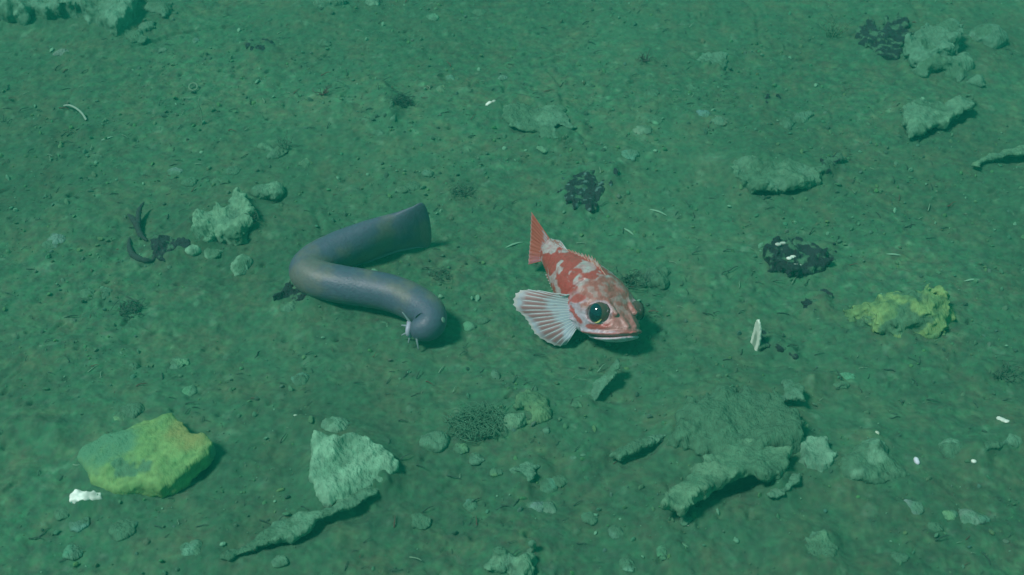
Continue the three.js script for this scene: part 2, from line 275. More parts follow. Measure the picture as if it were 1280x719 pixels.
plate({ name: 'crust_ledge', label: 'silt covered hump of crust rising behind the broad overhanging ledge', category: 'ledge', seed: 5.9,
  px: [[850, 507], [878, 488], [915, 476], [955, 482], [985, 496], [1008, 520], [1008, 536], [990, 552], [960, 562], [915, 562], [870, 560], [838, 545]],
  at: [940, 560], h: 0.020, th: 0.03, tilt: [0.05, -0.06], amp: 0.005, relief: 0.008, ridge: 0.003, edge: 0.008, round: 0.014, c1: [0.062, 0.167, 0.096], c2: [0.053, 0.148, 0.088], dust: 0.62 });
plate({ name: 'rock_flake', label: 'pale tilted flake on the upper end of the silt covered hump', category: 'rock', seed: 6.2,
  px: [[976, 470], [990, 472], [1002, 482], [1008, 497], [996, 496], [984, 498], [964, 503], [962, 499], [978, 488]], at: [985, 505], h: 0.020, th: 0.006, tilt: [0.05, 0.1], amp: 0.002, relief: 0.002, round: 0.003, edge: 0.002, c1: [0.099, 0.243, 0.163], dust: 0.35 });
plate({ name: 'rock_flake', label: 'narrow flake with a dark lower edge beyond the silt covered hump', category: 'rock', seed: 6.7,
  px: [[1007, 482], [1018, 470], [1034, 464], [1035, 469], [1026, 479], [1012, 487]], at: [1025, 480], h: 0.010, th: 0.004, tilt: [0.05, 0.1], amp: 0.0015, relief: 0.002, round: 0.002, edge: 0.002, c1: [0.081, 0.205, 0.118], dust: 0.4 });
plate({ name: 'rock', label: 'pale pitted stone standing by the end of the overhanging ledge', seed: 7.1,
  px: [[1003, 546], [1015, 543], [1034, 546], [1036, 556], [1044, 568], [1040, 580], [1026, 586], [1010, 582], [1000, 574]], at: [1022, 584], h: 0.010, th: 0.018, tilt: [0, -0.35], amp: 0.003, relief: 0.005, edge: 0.0015, ridge: 0.003, c1: [0.155, 0.327, 0.222], dust: 0.22 });
plate({ name: 'rock_flake', label: 'flat flake with a dark edge under the end of the overhanging ledge', category: 'rock', seed: 7.6,
  px: [[958, 616], [975, 602], [990, 590], [1004, 588], [998, 602], [980, 618], [966, 622]], at: [985, 612], h: 0.010, th: 0.005, tilt: [0.08, 0.06], amp: 0.002, relief: 0.002, round: 0.003, edge: 0.002, c1: [0.093, 0.228, 0.141], dust: 0.4 });
lumps({ name: 'rubble_heap', label: 'crumbled pale heap of rubble alone on the silt by the pitted stone', category: 'rubble', seed: 8.2, ridge: 0.005, amp: 0.004,
  px: [[1072, 578, 16, 0.75], [1090, 568, 17, 0.8], [1104, 580, 14, 0.6], [1086, 586, 15, 0.6], [1064, 588, 9, 0.6], [1116, 586, 8, 0.5]], c1: [0.149, 0.319, 0.207], dust: 0.33 });
plate({ name: 'rock_shard', label: 'narrow shard leaning up just below the red fish', category: 'shard', seed: 9.1,
  px: [[772, 445], [778, 451], [770, 466], [758, 482], [748, 496], [741, 508], [732, 509], [739, 490], [746, 474], [755, 463], [763, 454]], at: [745, 505], h: 0.008, th: 0.005, tilt: [0.50, -0.10], amp: 0.0018, relief: 0.002, round: 0.003, edge: 0.0025, c1: [0.099, 0.243, 0.155], dust: 0.35, cell: 0.0013 });
plate({ name: 'rock_shard', label: 'slanting shard with a black gap below it beside the broad ledge', category: 'shard', seed: 9.8,
  px: [[763, 567], [775, 557], [795, 549], [815, 543], [833, 537], [837, 541], [826, 549], [806, 556], [790, 564], [774, 572]], at: [810, 572], h: 0.019, th: 0.005, tilt: [0.12, 0.10], amp: 0.002, relief: 0.002, round: 0.003, edge: 0.003, c1: [0.112, 0.266, 0.170], dust: 0.35, cell: 0.0013 });
lumps({ name: 'rock', label: 'low drab yellow stone half buried by the tangled tuft', seed: 10.3, px: [[664, 510, 19, 0.55], [676, 520, 12, 0.5], [655, 503, 10, 0.5]], c1: [0.105, 0.228, 0.111], c2: [0.073, 0.189, 0.096], dust: 0.35, amp: 0.004 });
lumps({ name: 'rock', label: 'rounded pale stone against the low drab yellow stone', seed: 10.9, px: [[643, 528, 12, 0.75], [648, 521, 7, 0.7]], c1: [0.124, 0.274, 0.163], dust: 0.35 });
lumps({ name: 'pebble', label: 'small bright cube shaped pebble below the low drab yellow stone', category: 'pebble', seed: 11.2, px: [[682, 539, 7, 0.8]], facets: 7, c1: CHALK, dust: 0.15 });
plate({ name: 'rock', label: 'small flat stone with a dark broken end between ledge and tuft', seed: 11.6, px: [[638, 586], [648, 576], [662, 574], [674, 579], [671, 592], [662, 598], [646, 594]], at: [655, 596], h: 0.010, th: 0.008, tilt: [0.1, 0.1], amp: 0.003, round: 0.004, c1: [0.118, 0.274, 0.178], dust: 0.4 });
plate({ name: 'pebble', label: 'elongated flat pebble beside the end of the slanting shard', category: 'pebble', seed: 11.9, px: [[710, 570], [725, 563], [745, 565], [743, 572], [722, 577]], at: [728, 572], h: 0.006, th: 0.008, amp: 0.002, c1: [0.105, 0.251, 0.163], dust: 0.4 });
lumps({ name: 'encrusted_stone', label: 'lumpy bright yellow green stone covered in growth', category: 'rock', seed: 12.4, ridge: 0.006, amp: 0.0045, fr: 90, k: 0.003, cell: 0.0014,
  px: [[1074, 396, 9, 0.6], [1090, 394, 13, 0.7], [1118, 400, 30, 0.62, 5], [1150, 400, 32, 0.72, 8], [1108, 400, 15, 0.9], [1124, 408, 13, 1.0], [1142, 408, 14, 1.1], [1160, 404, 14, 1.3], [1176, 396, 12, 1.5], [1156, 382, 7, 3.0], [1172, 384, 8, 2.4], [1118, 388, 8, 2.2], [1136, 394, 8, 2.4], [1150, 398, 7, 2.4]], c1: [0.21, 0.36, 0.13], c2: [0.10, 0.22, 0.09], dust: 0.22 });
const BK = { c1: DARK, c2: [0.012, 0.018, 0.028], dust: 0.24, df: 95, amp: 0.004, ridge: 0.007, fr: 90 };
plate({ ...BK, name: 'black_rock', label: 'jagged black rock with three white flecks', category: 'rock', seed: 13.1, dust: 0.20, px: [[961, 312], [967, 300], [976, 294], [988, 297], [1001, 298], [1018, 302], [1036, 303], [1039, 317], [1028, 332], [1004, 336], [979, 327], [966, 320]], at: [998, 330], h: 0.013, hs: 1, th: 0.016, tilt: [-0.12, 0.04], relief: 0.008, edge: 0.008 });
plate({ ...BK, name: 'black_rock', label: 'flat black speckled rock behind the tail of the red fish', category: 'rock', seed: 13.8, dust: 0.22, px: [[703, 234], [707, 226], [718, 224], [724, 211], [736, 213], [748, 210], [760, 213], [770, 211], [768, 222], [760, 232], [750, 247], [740, 259], [722, 259], [710, 252]], at: [735, 250], h: 0.005, th: 0.012, relief: 0.006, edge: 0.009,
  extra: (c, x, y, z) => n3(x * 160, y * 160, z * 160) > 0.42 ? [0.07, 0.15, 0.14] : c });
plate({ ...BK, name: 'black_rock', label: 'black fragment poking out from under the bend of the eel like fish', category: 'rock', seed: 14.1, px: [[347, 372], [356, 360], [372, 354], [392, 362], [398, 374], [378, 375], [362, 376]], at: [370, 374], h: 0.007, th: 0.01, relief: 0.003, edge: 0.004 });
plate({ ...BK, name: 'black_rock', label: 'black rock in the hollow beside the pale carbonate block', category: 'rock', seed: 14.7, px: [[190, 318], [194, 300], [204, 292], [222, 294], [236, 280], [240, 292], [236, 304], [222, 314], [204, 322]], at: [214, 314], h: 0.006, th: 0.012, relief: 0.005, edge: 0.006 });
plate({ ...BK, name: 'black_rock', label: 'ragged black rock beside the high pale rock cluster', category: 'rock', seed: 15.2, dust: 0.34, px: [[1072, 32], [1088, 28], [1100, 36], [1112, 24], [1130, 22], [1139, 40], [1130, 56], [1120, 68], [1098, 64], [1086, 52]], at: [1108, 62], h: 0.012, th: 0.02, relief: 0.008, edge: 0.009 });
plate({ ...BK, name: 'black_rock', label: 'small flat dark stone alone on open silt', category: 'rock', seed: 15.8, px: [[309, 58], [316, 50], [328, 48], [338, 56], [336, 64], [318, 65]], at: [323, 62], h: 0.005, th: 0.008, relief: 0.004, edge: 0.005 });
plate({ ...BK, name: 'black_rock', label: 'tiny dark chip by the thin pale worm tube', category: 'rock', seed: 16.3, px: [[104, 160], [112, 157], [118, 162], [114, 168], [106, 168]], at: [110, 166], h: 0.005, th: 0.006, relief: 0.002, edge: 0.002 });
plate({ ...BK, name: 'black_rock', label: 'small dark blue sliver lying on silt past the pale wedge', category: 'rock', seed: 16.9, px: [[946, 126], [958, 121], [971, 123], [968, 129], [952, 130]], at: [958, 129], h: 0.003, th: 0.006, relief: 0.002, edge: 0.002 });
plate({ ...BK, name: 'black_rock', label: 'little dark crumbling stone between black rock and shell plate', category: 'rock', seed: 17.1, dust: 0.35, px: [[1006, 388], [1012, 374], [1024, 364], [1034, 372], [1028, 382], [1016, 390]], at: [1018, 388], h: 0.004, th: 0.008, relief: 0.004, edge: 0.006 });
plate({ name: 'carbonate_block', label: 'pale craggy carbonate block with a dark undercut edge', category: 'rock', seed: 17.7, px: [[241, 279], [248, 267], [262, 265], [276, 257], [288, 250], [295, 240], [307, 243], [312, 262], [310, 280], [303, 287], [286, 292], [268, 286], [259, 297], [244, 299]], at: [282, 300], h: 0.022, th: 0.016, tilt: [0.05, -0.05], amp: 0.005, relief: 0.008, ridge: 0.006, edge: 0.006, c1: [0.149, 0.319, 0.200], dust: 0.28 });
lumps({ name: 'pebble', label: 'smooth bright pebble at the foot of the carbonate block', category: 'pebble', seed: 18.1, px: [[243, 312, 9, 0.7], [236, 312, 5, 0.6]], c1: [0.186, 0.380, 0.252], dust: 0.05, amp: 0.0015 });
lumps({ name: 'pebble', label: 'angular pale pebble beside the smooth bright pebble', category: 'pebble', seed: 18.5, px: [[266, 318, 10, 0.6]], facets: 6, c1: [0.149, 0.319, 0.207], dust: 0.2 });
lumps({ name: 'rock', label: 'rounded pale stone between carbonate block and the eel like fish', seed: 18.9, px: [[304, 334, 12, 0.95], [300, 340, 8, 0.7]], c1: [0.149, 0.319, 0.207], dust: 0.25 });
lumps({ name: 'rock', label: 'pair of joined lumps with a dark hollow behind the carbonate block', seed: 19.3, px: [[325, 243, 10, 0.8, 4], [343, 243, 13, 0.7, 6]], c1: [0.124, 0.281, 0.178], dust: 0.3 });
plate({ name: 'crust_ledge', label: 'two lobed pale crust on open silt behind the flat black rock', category: 'ledge', seed: 19.9, px: [[622, 130], [645, 124], [665, 128], [689, 123], [703, 128], [714, 148], [727, 158], [714, 160], [700, 156], [696, 171], [680, 174], [671, 162], [648, 158], [628, 146]], at: [680, 176], h: 0.009, th: 0.006, tilt: [0.03, 0.05], amp: 0.003, relief: 0.004, edge: 0.006, c1: [0.105, 0.251, 0.155], dust: 0.38 });
plate({ name: 'rock_shard', label: 'narrow upright shard beside a dark wiry tuft on open silt', category: 'shard', seed: 20.3, px: [[476, 107], [484, 110], [490, 126], [495, 147], [488, 150], [480, 138], [478, 122]], at: [487, 150], h: 0.008, th: 0.007, tilt: [0.55, -0.05], amp: 0.002, relief: 0.003, edge: 0.003, c1: [0.099, 0.243, 0.155], dust: 0.4 });
plate({ name: 'rock', label: 'pale wedge shaped flat stone on open silt', seed: 20.8, px: [[846, 72], [868, 67], [892, 64], [910, 64], [911, 72], [904, 81], [884, 77], [864, 77]], at: [890, 80], h: 0.010, th: 0.011, tilt: [0.08, 0.02], amp: 0.002, relief: 0.003, c1: [0.105, 0.251, 0.163], dust: 0.3 });
plate({ name: 'rock', label: 'pale craggy top rock of the high cluster', seed: 21.2, px: [[1132, 56], [1144, 42], [1156, 32], [1178, 28], [1199, 26], [1200, 42], [1194, 56], [1178, 66], [1160, 76], [1142, 68]], at: [1168, 78], h: 0.028, th: 0.04, tilt: [0.05, -0.22], amp: 0.006, relief: 0.009, ridge: 0.008, edge: 0.008, c1: [0.112, 0.266, 0.178], dust: 0.22 });
lumps({ name: 'rock', label: 'rounded pale boulder behind the craggy top rock', seed: 21.7, px: [[1234, 50, 21, 0.9], [1246, 46, 12, 0.8], [1226, 48, 14, 0.9]], c1: [0.105, 0.251, 0.170], dust: 0.25, amp: 0.003 });
lumps({ name: 'rubble_heap', label: 'lumpy foot of rubble under the craggy top rock', category: 'rubble', seed: 22.1, px: [[1152, 88, 10, 0.7], [1166, 84, 12, 0.8], [1186, 84, 14, 0.9], [1196, 94, 11, 0.8], [1204, 80, 12, 1], [1222, 104, 8, 0.9]], amp: 0.005, ridge: 0.005, c1: [0.099, 0.243, 0.155], dust: 0.35 });
plate({ name: 'crust_ledge', label: 'bent crust ledge with two black gaps below the high cluster', category: 'ledge', seed: 22.6, px: [[1128, 134], [1144, 126], [1160, 122], [1180, 128], [1196, 120], [1210, 116], [1219, 124], [1216, 134], [1196, 138], [1184, 146], [1168, 150], [1154, 160], [1138, 164]], at: [1175, 166], h: 0.024, th: 0.010, tilt: [0.12, 0.06], amp: 0.004, relief: 0.006, edge: 0.006, c1: [0.112, 0.258, 0.163], dust: 0.35 });
plate({ name: 'crust_ledge', label: 'slim pale ledge tapering to a point on silt past the low crust', category: 'ledge', seed: 23.1, px: [[1213, 204], [1232, 192], [1254, 183], [1282, 178], [1316, 176], [1316, 190], [1284, 190], [1258, 192], [1240, 199], [1224, 207]], at: [1256, 208], h: 0.015, th: 0.006, tilt: [0.08, 0.06], amp: 0.0025, relief: 0.003, edge: 0.004, c1: [0.124, 0.281, 0.163], dust: 0.3 });
plate({ name: 'crust_ledge', label: 'low silted crust with a knobbly pale end behind the jagged black rock', category: 'ledge', seed: 23.7, px: [[910, 206], [922, 197], [938, 200], [952, 189], [964, 196], [978, 204], [988, 198], [1008, 202], [1022, 208], [1026, 222], [1004, 228], [976, 233], [946, 232], [930, 226]], at: [970, 238], h: 0.022, th: 0.012, tilt: [0.02, 0.03], amp: 0.005, relief: 0.008, ridge: 0.003, edge: 0.006, c1: [0.093, 0.220, 0.133], dust: 0.5 });
plate({ ...BK, name: 'dark_fin_stone', label: 'thin dark slab end rising from the low silted crust', category: 'rock', seed: 24.1, dust: 0.68, px: [[1022, 210], [1036, 196], [1050, 191], [1052, 196], [1040, 206], [1028, 214]], at: [1036, 210], h: 0.012, th: 0.006, relief: 0.003, edge: 0.004 });
lumps({ name: 'rock', label: 'small rough stone on silt by the dark blue sliver', seed: 24.6, px: [[984, 156, 10, 0.7], [1000, 150, 10, 0.6], [1012, 144, 5, 0.6]], dust: 0.5, c1: [0.093, 0.228, 0.148] });
plate({ name: 'rock', label: 'big pale boulder with a broken edge far behind the worm tube', seed: 25.1, px: [[-40, 2], [-10, 6], [30, 6], [62, 8], [92, 4], [112, 11], [128, 20], [146, 28], [158, 18], [162, 2], [168, -24], [100, -50], [-30, -50]], at: [120, 34], h: 0.026, th: 0.03, tilt: [0, -0.08], amp: 0.006, relief: 0.01, ridge: 0.008, edge: 0.01, c1: [0.118, 0.274, 0.185], dust: 0.25 });
lumps({ name: 'rubble_heap', label: 'low crumbled rubble at the broken edge of the big boulder', category: 'rubble', seed: 25.6, px: [[150, 38, 10, 0.6], [164, 44, 10, 0.5], [176, 50, 8, 0.5], [184, 34, 9, 0.4], [200, 12, 16, 0.5]], amp: 0.005, c1: [0.087, 0.220, 0.141], dust: 0.4 });
lumps({ name: 'rock', label: 'low pale double stone on silt beyond the small flat dark stone', seed: 26.1, px: [[404, 5, 12, 0.7], [420, 3, 12, 0.7]], dust: 0.3 });
lumps({ name: 'rock', label: 'single pale stone on silt behind the narrow upright shard', seed: 26.3, px: [[466, 4, 11, 0.6]], dust: 0.35 });
lumps({ name: 'rock', label: 'shallow scooped stone with sprigs at its rim', seed: 26.8, px: [[332, 184, 9, 0.7], [344, 193, 10, 0.55], [357, 186, 8, 0.8]], dust: 0.45, c1: [0.093, 0.228, 0.133] });
lumps({ name: 'rock', label: 'dark rough stone just behind the head of the red fish', seed: 27.2, px: [[816, 350, 11, 0.8], [824, 344, 9, 0.8], [806, 354, 8, 0.6], [828, 352, 6, 0.7]], amp: 0.005, ridge: 0.004, c1: [0.068, 0.182, 0.104], c2: [0.05, 0.12, 0.08], dust: 0.4 });
lumps({ name: 'knobbly_rubble', label: 'knobbly upright pale rubble with finger like lumps', category: 'rubble', seed: 27.9, px: [[626, 698, 10, 1.1], [634, 706, 11, 0.9], [648, 712, 12, 0.9], [660, 700, 8, 1.3], [664, 690, 6, 1.5], [654, 718, 11, 0.8], [620, 710, 8, 0.7]], amp: 0.005, ridge: 0.006, k: 0.004, c1: [0.143, 0.312, 0.192], dust: 0.25 });
lumps({ name: 'rock', label: 'round stone with a dark gap on one side next to the tangled tuft', seed: 28.3, px: [[545, 554, 15, 0.7], [536, 550, 10, 0.6]], c1: [0.081, 0.205, 0.126], dust: 0.5 });
plate({ name: 'rock', label: 'flat weathered stone half sunk in silt below the rubble heap', seed: 28.8, px: [[992, 668], [1000, 652], [1016, 654], [1032, 664], [1040, 684], [1044, 704], [1020, 706], [1000, 700], [988, 688]], at: [1014, 700], h: 0.006, th: 0.015, amp: 0.005, relief: 0.006, ridge: 0.004, edge: 0.008, c1: [0.093, 0.228, 0.133], dust: 0.55 });
lumps({ name: 'rock', label: 'rounded pale stone at the end of the low silted ridge', seed: 29.2, px: [[1187, 564, 12, 0.7], [1195, 561, 9, 0.6]], c1: [0.124, 0.281, 0.185], dust: 0.35 });
plate({ name: 'crust_ledge', label: 'low silted ridge running past the white pointed shell', category: 'ledge', seed: 29.7, px: [[1208, 556], [1226, 550], [1246, 546], [1262, 538], [1284, 530], [1310, 524], [1310, 538], [1280, 546], [1258, 556], [1234, 562], [1212, 564]], at: [1250, 564], h: 0.010, th: 0.010, tilt: [0, 0.05], amp: 0.004, relief: 0.005, edge: 0.006, c1: [0.093, 0.228, 0.141], dust: 0.5 });
plate({ name: 'rock', label: 'flat broken stone in the silt below the broad ledge', seed: 30.1, px: [[836, 686], [850, 676], [866, 682], [870, 692], [852, 700], [840, 698]], at: [852, 698], h: 0.005, th: 0.01, amp: 0.003, relief: 0.004, c1: [0.105, 0.251, 0.148], dust: 0.4 });

// ---------------------------------------------------------------- hagfish
{
  const at = ground(455, 380), root = new THREE.Group(); root.position.copy(at);
  const px = [[538, 280, 0.031], [512, 286, 0.029], [484, 293, 0.026], [450, 304, 0.024], [418, 316, 0.022], [394, 328, 0.021], [385, 339, 0.0205], [396, 348, 0.0205], [424, 355, 0.021], [456, 360, 0.021], [490, 367, 0.021], [518, 379, 0.021], [536, 393, 0.020], [537, 406, 0.0185], [527, 411, 0.0165], [513, 412, 0.0145]];
  const pts = px.map(([u, v, y]) => { const p = atY(u, v, y + H(at.x, at.z)); return p.sub(at); });
  const path = curve(pts);
  const SZ = [[1, 0.0052, 0.0060], [0.985, 0.0095, 0.0105], [0.955, 0.0135, 0.0145], [0.90, 0.0172, 0.0178], [0.82, 0.0186, 0.0184], [0.6, 0.0194, 0.0190], [0.42, 0.0196, 0.0198], [0.30, 0.0180, 0.0222], [0.2, 0.0145, 0.0235], [0.1, 0.0085, 0.0240], [0.045, 0.0042, 0.0272], [0.026, 0.0030, 0.0296], [0.016, 0.0024, 0.0292], [0.008, 0.0018, 0.0250], [0.003, 0.0011, 0.0180], [0, 0.0003, 0.008]];
  const mHag = new THREE.MeshPhysicalMaterial({ vertexColors: true, roughness: 0.5, bumpMap: grainTex, bumpScale: 0.0003, sheen: 0.12, sheenRoughness: 0.5, sheenColor: new THREE.Color(0.6, 0.6, 0.7) });
  const g = loft(path, 260, 72, (t) => { const [w, h] = lerpTable(SZ, t), ring = 0.0002 * fbm(t * 22, 1, 2, 2); return [w + ring, h + ring]; },
    (t, a, q) => { const b = mix3([0.068, 0.080, 0.138], [0.120, 0.114, 0.116], sstep(-0.3, 0.5, fbm(q.x * 30, q.y * 30, q.z * 30, 4))); const k = 1 + 0.16 * n3(q.x * 260, q.y * 260, q.z * 260); return b.map((v) => v * k); });
  g.attributes.uv.array.forEach((v, i, A) => { A[i] = i % 2 ? v * 1.2 : v / 0.1; });
  const body = part(root, 'body', g, mHag);
  const mPale = plain([0.36, 0.35, 0.47], 0.5), mBarb = plain([0.20, 0.25, 0.28], 0.55), mSlit = plain([0.05, 0.04, 0.10], 0.6);
  // face, looking along the end of the path
  const f = path.getPointAt(1), d = path.getTangentAt(1), s = V().crossVectors(d, V(0, 1, 0)).normalize(), u = V().crossVectors(s, d).normalize();
  const F = (a, b, c) => f.clone().addScaledVector(d, a).addScaledVector(s, b).addScaledVector(u, c);
  { // mouth: a pale rim round a dark slit
    const rim = []; for (let i = 0; i <= 24; i++) { const a = i / 24 * Math.PI * 2; rim.push(F(0.0008 + 0.0006 * Math.cos(2 * a), Math.cos(a) * 0.0058, Math.sin(a) * 0.0054)); }
    const mouth = part(root, 'mouth', loft(new THREE.CatmullRomCurve3(rim, true), 48, 12, () => [0.0026, 0.0026], null, d), mPale);
    const lip = new THREE.SphereGeometry(1, 24, 16); lip.scale(0.0070, 0.0062, 0.0032);
    const bas = new THREE.Matrix4().makeBasis(s, u, d); lip.applyMatrix4(bas); lip.translate(...F(0.0004, 0, 0).toArray()); part(root, 'snout', lip, mPale);
    const sl = new THREE.SphereGeometry(1, 20, 12); sl.scale(0.0044, 0.0016, 0.0018); sl.applyMatrix4(bas); sl.translate(...F(0.0027, 0, 0.0014).toArray()); part(mouth, 'mouth_slit', sl, mSlit);
  }
  for (let [o, dir, len] of [[[-0.0005, 0.0042, 0.0040], [0.5, 0.3, 1.2], 0.019], [[0.001, -0.001, 0.0048], [1.1, 0.0, 0.55], 0.009], [[0.001, -0.0005, -0.003], [1.2, 0.1, -0.25], 0.012], [[-0.0005, -0.0046, -0.002], [0.45, -0.6, -0.9], 0.011], [[0, 0.0050, -0.002], [0.7, 0.9, -0.3], 0.009], [[-0.007, -0.0085, -0.003], [-0.02, -0.55, -0.8], 0.017]]) {
    len *= 0.7; const a = F(...o), q = [0, 0.35, 0.7, 1].map((k) => a.clone().addScaledVector(d, dir[0] * len * k).addScaledVector(s, dir[1] * len * k * (1 - 0.2 * k)).addScaledVector(u, (dir[2] * k - 0.22 * k * k) * len));
    part(root, 'barbel', whisker(q, 0.0015, 0.0006), mBarb);
  }
  for (const k of [-1, 1]) { // pale eye patch on each side of the head
    const p0 = path.getPointAt(k > 0 ? 0.955 : 0.935), tg = path.getTangentAt(0.935), sd = V().crossVectors(tg, V(0, 1, 0)).normalize(), n = sd.clone().multiplyScalar(k * 0.85).add(V(0, k > 0 ? -0.1 : 0.50, 0)).normalize();
    const e = new THREE.SphereGeometry(1, 18, 12); e.scale(0.0030, 0.0030, 0.0008); e.applyQuaternion(new THREE.Quaternion().setFromUnitVectors(V(0, 0, 1), n)); const w = 0.0163; e.translate(p0.x + n.x * w, p0.y + n.y * w, p0.z + n.z * w);
    part(root, 'eye_spot', e, plain([0.20, 0.30, 0.25], 0.6));
  }
  { // thin pale fold along the belly of the tail
    const q = []; for (let i = 0; i <= 14; i++) { const t = 0.03 + i / 14 * 0.27, p = path.getPointAt(t), h = lerpTable(SZ, t)[1], tg = path.getTangentAt(t), sd = V().crossVectors(tg, V(0, 1, 0)).normalize(); q.push(p.clone().add(V(0, -h * 0.93, 0)).addScaledVector(sd, (sd.z > 0 ? 1 : -1) * lerpTable(SZ, t)[0] * 0.42)); }
    part(root, 'belly_fold', loft(curve(q), 60, 8, (t) => { const r = 0.0011 * Math.sqrt(Math.sin(Math.PI * clamp(t, 0.02, 0.98))) + 1e-5; return [r, r * 1.5]; }), plain([0.17, 0.22, 0.27], 0.5));
  }
  tag(root, 'hagfish', 'long lavender grey hagfish bent in a loop with whiskers at its mouth', 'fish');
}

// ---------------------------------------------------------------- rockfish (body worked in millimetres: x forward, y up, z to its own starboard)
{
  const A = 29 * Math.PI / 180, snout = atY(779, 420, 0.031 + H(0.117, 0.12)), root = new THREE.Group();
  root.position.set(snout.x, H(snout.x, snout.z) + 0.003, snout.z); root.rotation.set(-0.33, A - Math.PI / 2, 0, 'YXZ');
  const BODY = [[2, 21, 16, 3], [-1, 24.5, 12, 11], [-6, 28, 8, 15.5], [-15, 34, 4, 22.0], [-28, 42, 2, 28.5], [-42, 53, 1, 34], [-58, 57, 1, 33.5], [-75, 57.5, 2, 31], [-95, 55, 4, 27.5], [-115, 50, 8, 22], [-133, 45, 12.5, 15], [-148, 42, 16, 10], [-160, 42, 17, 5]];
  const tab = []; for (let i = 0; i <= 340; i++) tab.push(lerpTable(BODY, 3 - i * 0.5));
  const row = (x) => tab[clamp(Math.round((3 - x) * 2), 0, 340)];
  const bend = (x) => x < -70 ? 4 * Math.pow((-x - 70) / 90, 2) : 0;
  const ym = (x) => 17.5 + 0.42 * x + 0.002 * x * x;                 // gape line, snout to corner
  const gillX = (y) => -66 - 7 * Math.exp(-Math.pow((y - 30) / 14, 2)) + (y < 18 ? (18 - y) * 1.2 : 0);
  const EYE_C = [-30, 33.0, 21.5], ER = 10.2;
  const raise = (x) => x > -62 ? 0.0028 * (x + 62) * (x + 62) : 0;   // head held up off the bottom
  const f0 = (x, y, z) => {
    z -= bend(x); y -= raise(Math.min(x, 4));
    const [yt, yb, w] = row(x), c = yb + (yt - yb) * 0.46, h = y > c ? yt - c : c - yb, az = Math.abs(z);
    const dz = az / w, dy = (y - c) / h, e = y > c ? 2.0 : 2.5; let q = Math.pow(Math.pow(dz, e) + Math.pow(Math.abs(dy), e), 1 / e);
    let d = (q - 1) * Math.min(w, Math.abs(h)); if (x > 1.5) d = Math.max(d, x - 1.5); if (x < -158) d = Math.max(d, -158 - x);
    if (x > -90) {
      const ex = x - EYE_C[0], ey = y - EYE_C[1], ez = az - EYE_C[2], r = Math.sqrt(ex * ex + ey * ey + ez * ez);
      d = smin(d, Math.sqrt(ex * ex * 0.8 + ey * ey + ez * ez) - 10.0, 6);                         // orbit
      if (x > -60 && y > 50) d = smax(d, -(Math.sqrt(Math.pow((x + 26) / 2.2, 2) + Math.pow(y - 58, 2) + z * z) - 10.5), 5); // hollow between the eyes
      const g = y - ym(x), front = sstep(-40, -33, x);
      d += 2.4 * Math.exp(-Math.pow((g) / 1.1, 2)) * front;                                         // mouth line
      d -= 1.8 * Math.exp(-Math.pow((g - 3.4) / 2.2, 2)) * front * (0.4 + 0.6 * sstep(-45, -5, x)); // upper lip
      d -= 1.3 * Math.exp(-Math.pow((g + 3.4) / 2.2, 2)) * front;                                   // lower lip
      d -= 1.3 * Math.exp(-Math.pow((g - 4.5) / 4, 2) - Math.pow((x + 32) / 6, 2));                 // end of the jaw bone
      d += 0.8 * Math.exp(-Math.pow((g - 8) / 1.2, 2)) * sstep(-34, -20, x) * 0.7;
      const gx = x - gillX(y), lo = sstep(54, 46, y);
      d += (2.3 * Math.exp(-Math.pow(gx / 1.4, 2)) - 1.4 * sstep(0, 3, gx) * sstep(16, 3, gx)) * lo; // gill cover
      const px2 = x - (-52 + (y < 25 ? (25 - y) * 0.9 : 0)); d += (0.9 * Math.exp(-Math.pow(px2 / 1.2, 2)) - 0.6 * Math.exp(-Math.pow((px2 - 3) / 2, 2))) * sstep(42, 35, y);
      d += 1.2 * Math.exp(-Math.pow((y - 27 - 0.15 * (x + 40)) / 1.1, 2)) * sstep(-46, -40, x) * sstep(-10, -20, x) * 0.5; // ridge below the eye
      for (const s of [1]) { const nx = x + 8, ny = y - 31, nz = az - 9; d += 1.6 * Math.exp(-(nx * nx + ny * ny + nz * nz) / 3.5); } // nostrils
      { // bony ridge over the eye, hollow before it, blunt spines on the cheek
        const seg = (ax, ay, azz, bx, by, bz, r) => { const ux = bx - ax, uy = by - ay, uz = bz - azz, t = clamp(((x - ax) * ux + (y - ay) * uy + (az - azz) * uz) / (ux * ux + uy * uy + uz * uz), 0, 1); return Math.hypot(x - ax - ux * t, y - ay - uy * t, az - azz - uz * t) - r * (1 - 0.35 * t); };
        if (y > 30 && x > -62) d = smin(d, seg(-18, 36, 12, -52, 51.5, 14, 2.6), 2.2);
        if (x > -24) d = smin(d, seg(-4, 26, 4.5, -20, 35.5, 6.5, 2.0), 3.5);
        d = smax(d, -(Math.hypot((x + 15) / 1.5, y - 31, az - 23) - 5.8), 3.5);
        for (const [sx, sy] of [[-55, 30], [-53, 22], [-49, 15]]) if (Math.abs(x - sx) < 8 && Math.abs(y - sy) < 8) d = smin(d, seg(sx + 3, sy + 0.5, 31.5, sx - 4, sy - 1, 34.5, 1.4), 1.2);
      }
      const ox = ex - 2.6, oy = ey - 1.6, oz = ez - 9.5; d = Math.max(d, -(r - ER - 0.3)); d = smax(d, -(Math.sqrt(ox * ox + oy * oy + oz * oz) - 11.0), 1.2); // socket
    }
    if (x < -70) d += 0.35 * n3(x * 0.45, y * 0.45, z * 0.45) + 0.5 * Math.exp(-Math.pow((y - (50 + 0.13 * (x + 70))) / 0.9, 2));
    d += 0.35 * n3(x * 0.22, y * 0.22, az * 0.22);
    return d * 0.9;
  };
  const RED = [0.38, 0.040, 0.042], PINK = [0.38, 0.16, 0.18], WHITE = [0.43, 0.37, 0.39], LAV = [0.44, 0.35, 0.44], BELLY = [0.56, 0.56, 0.66];
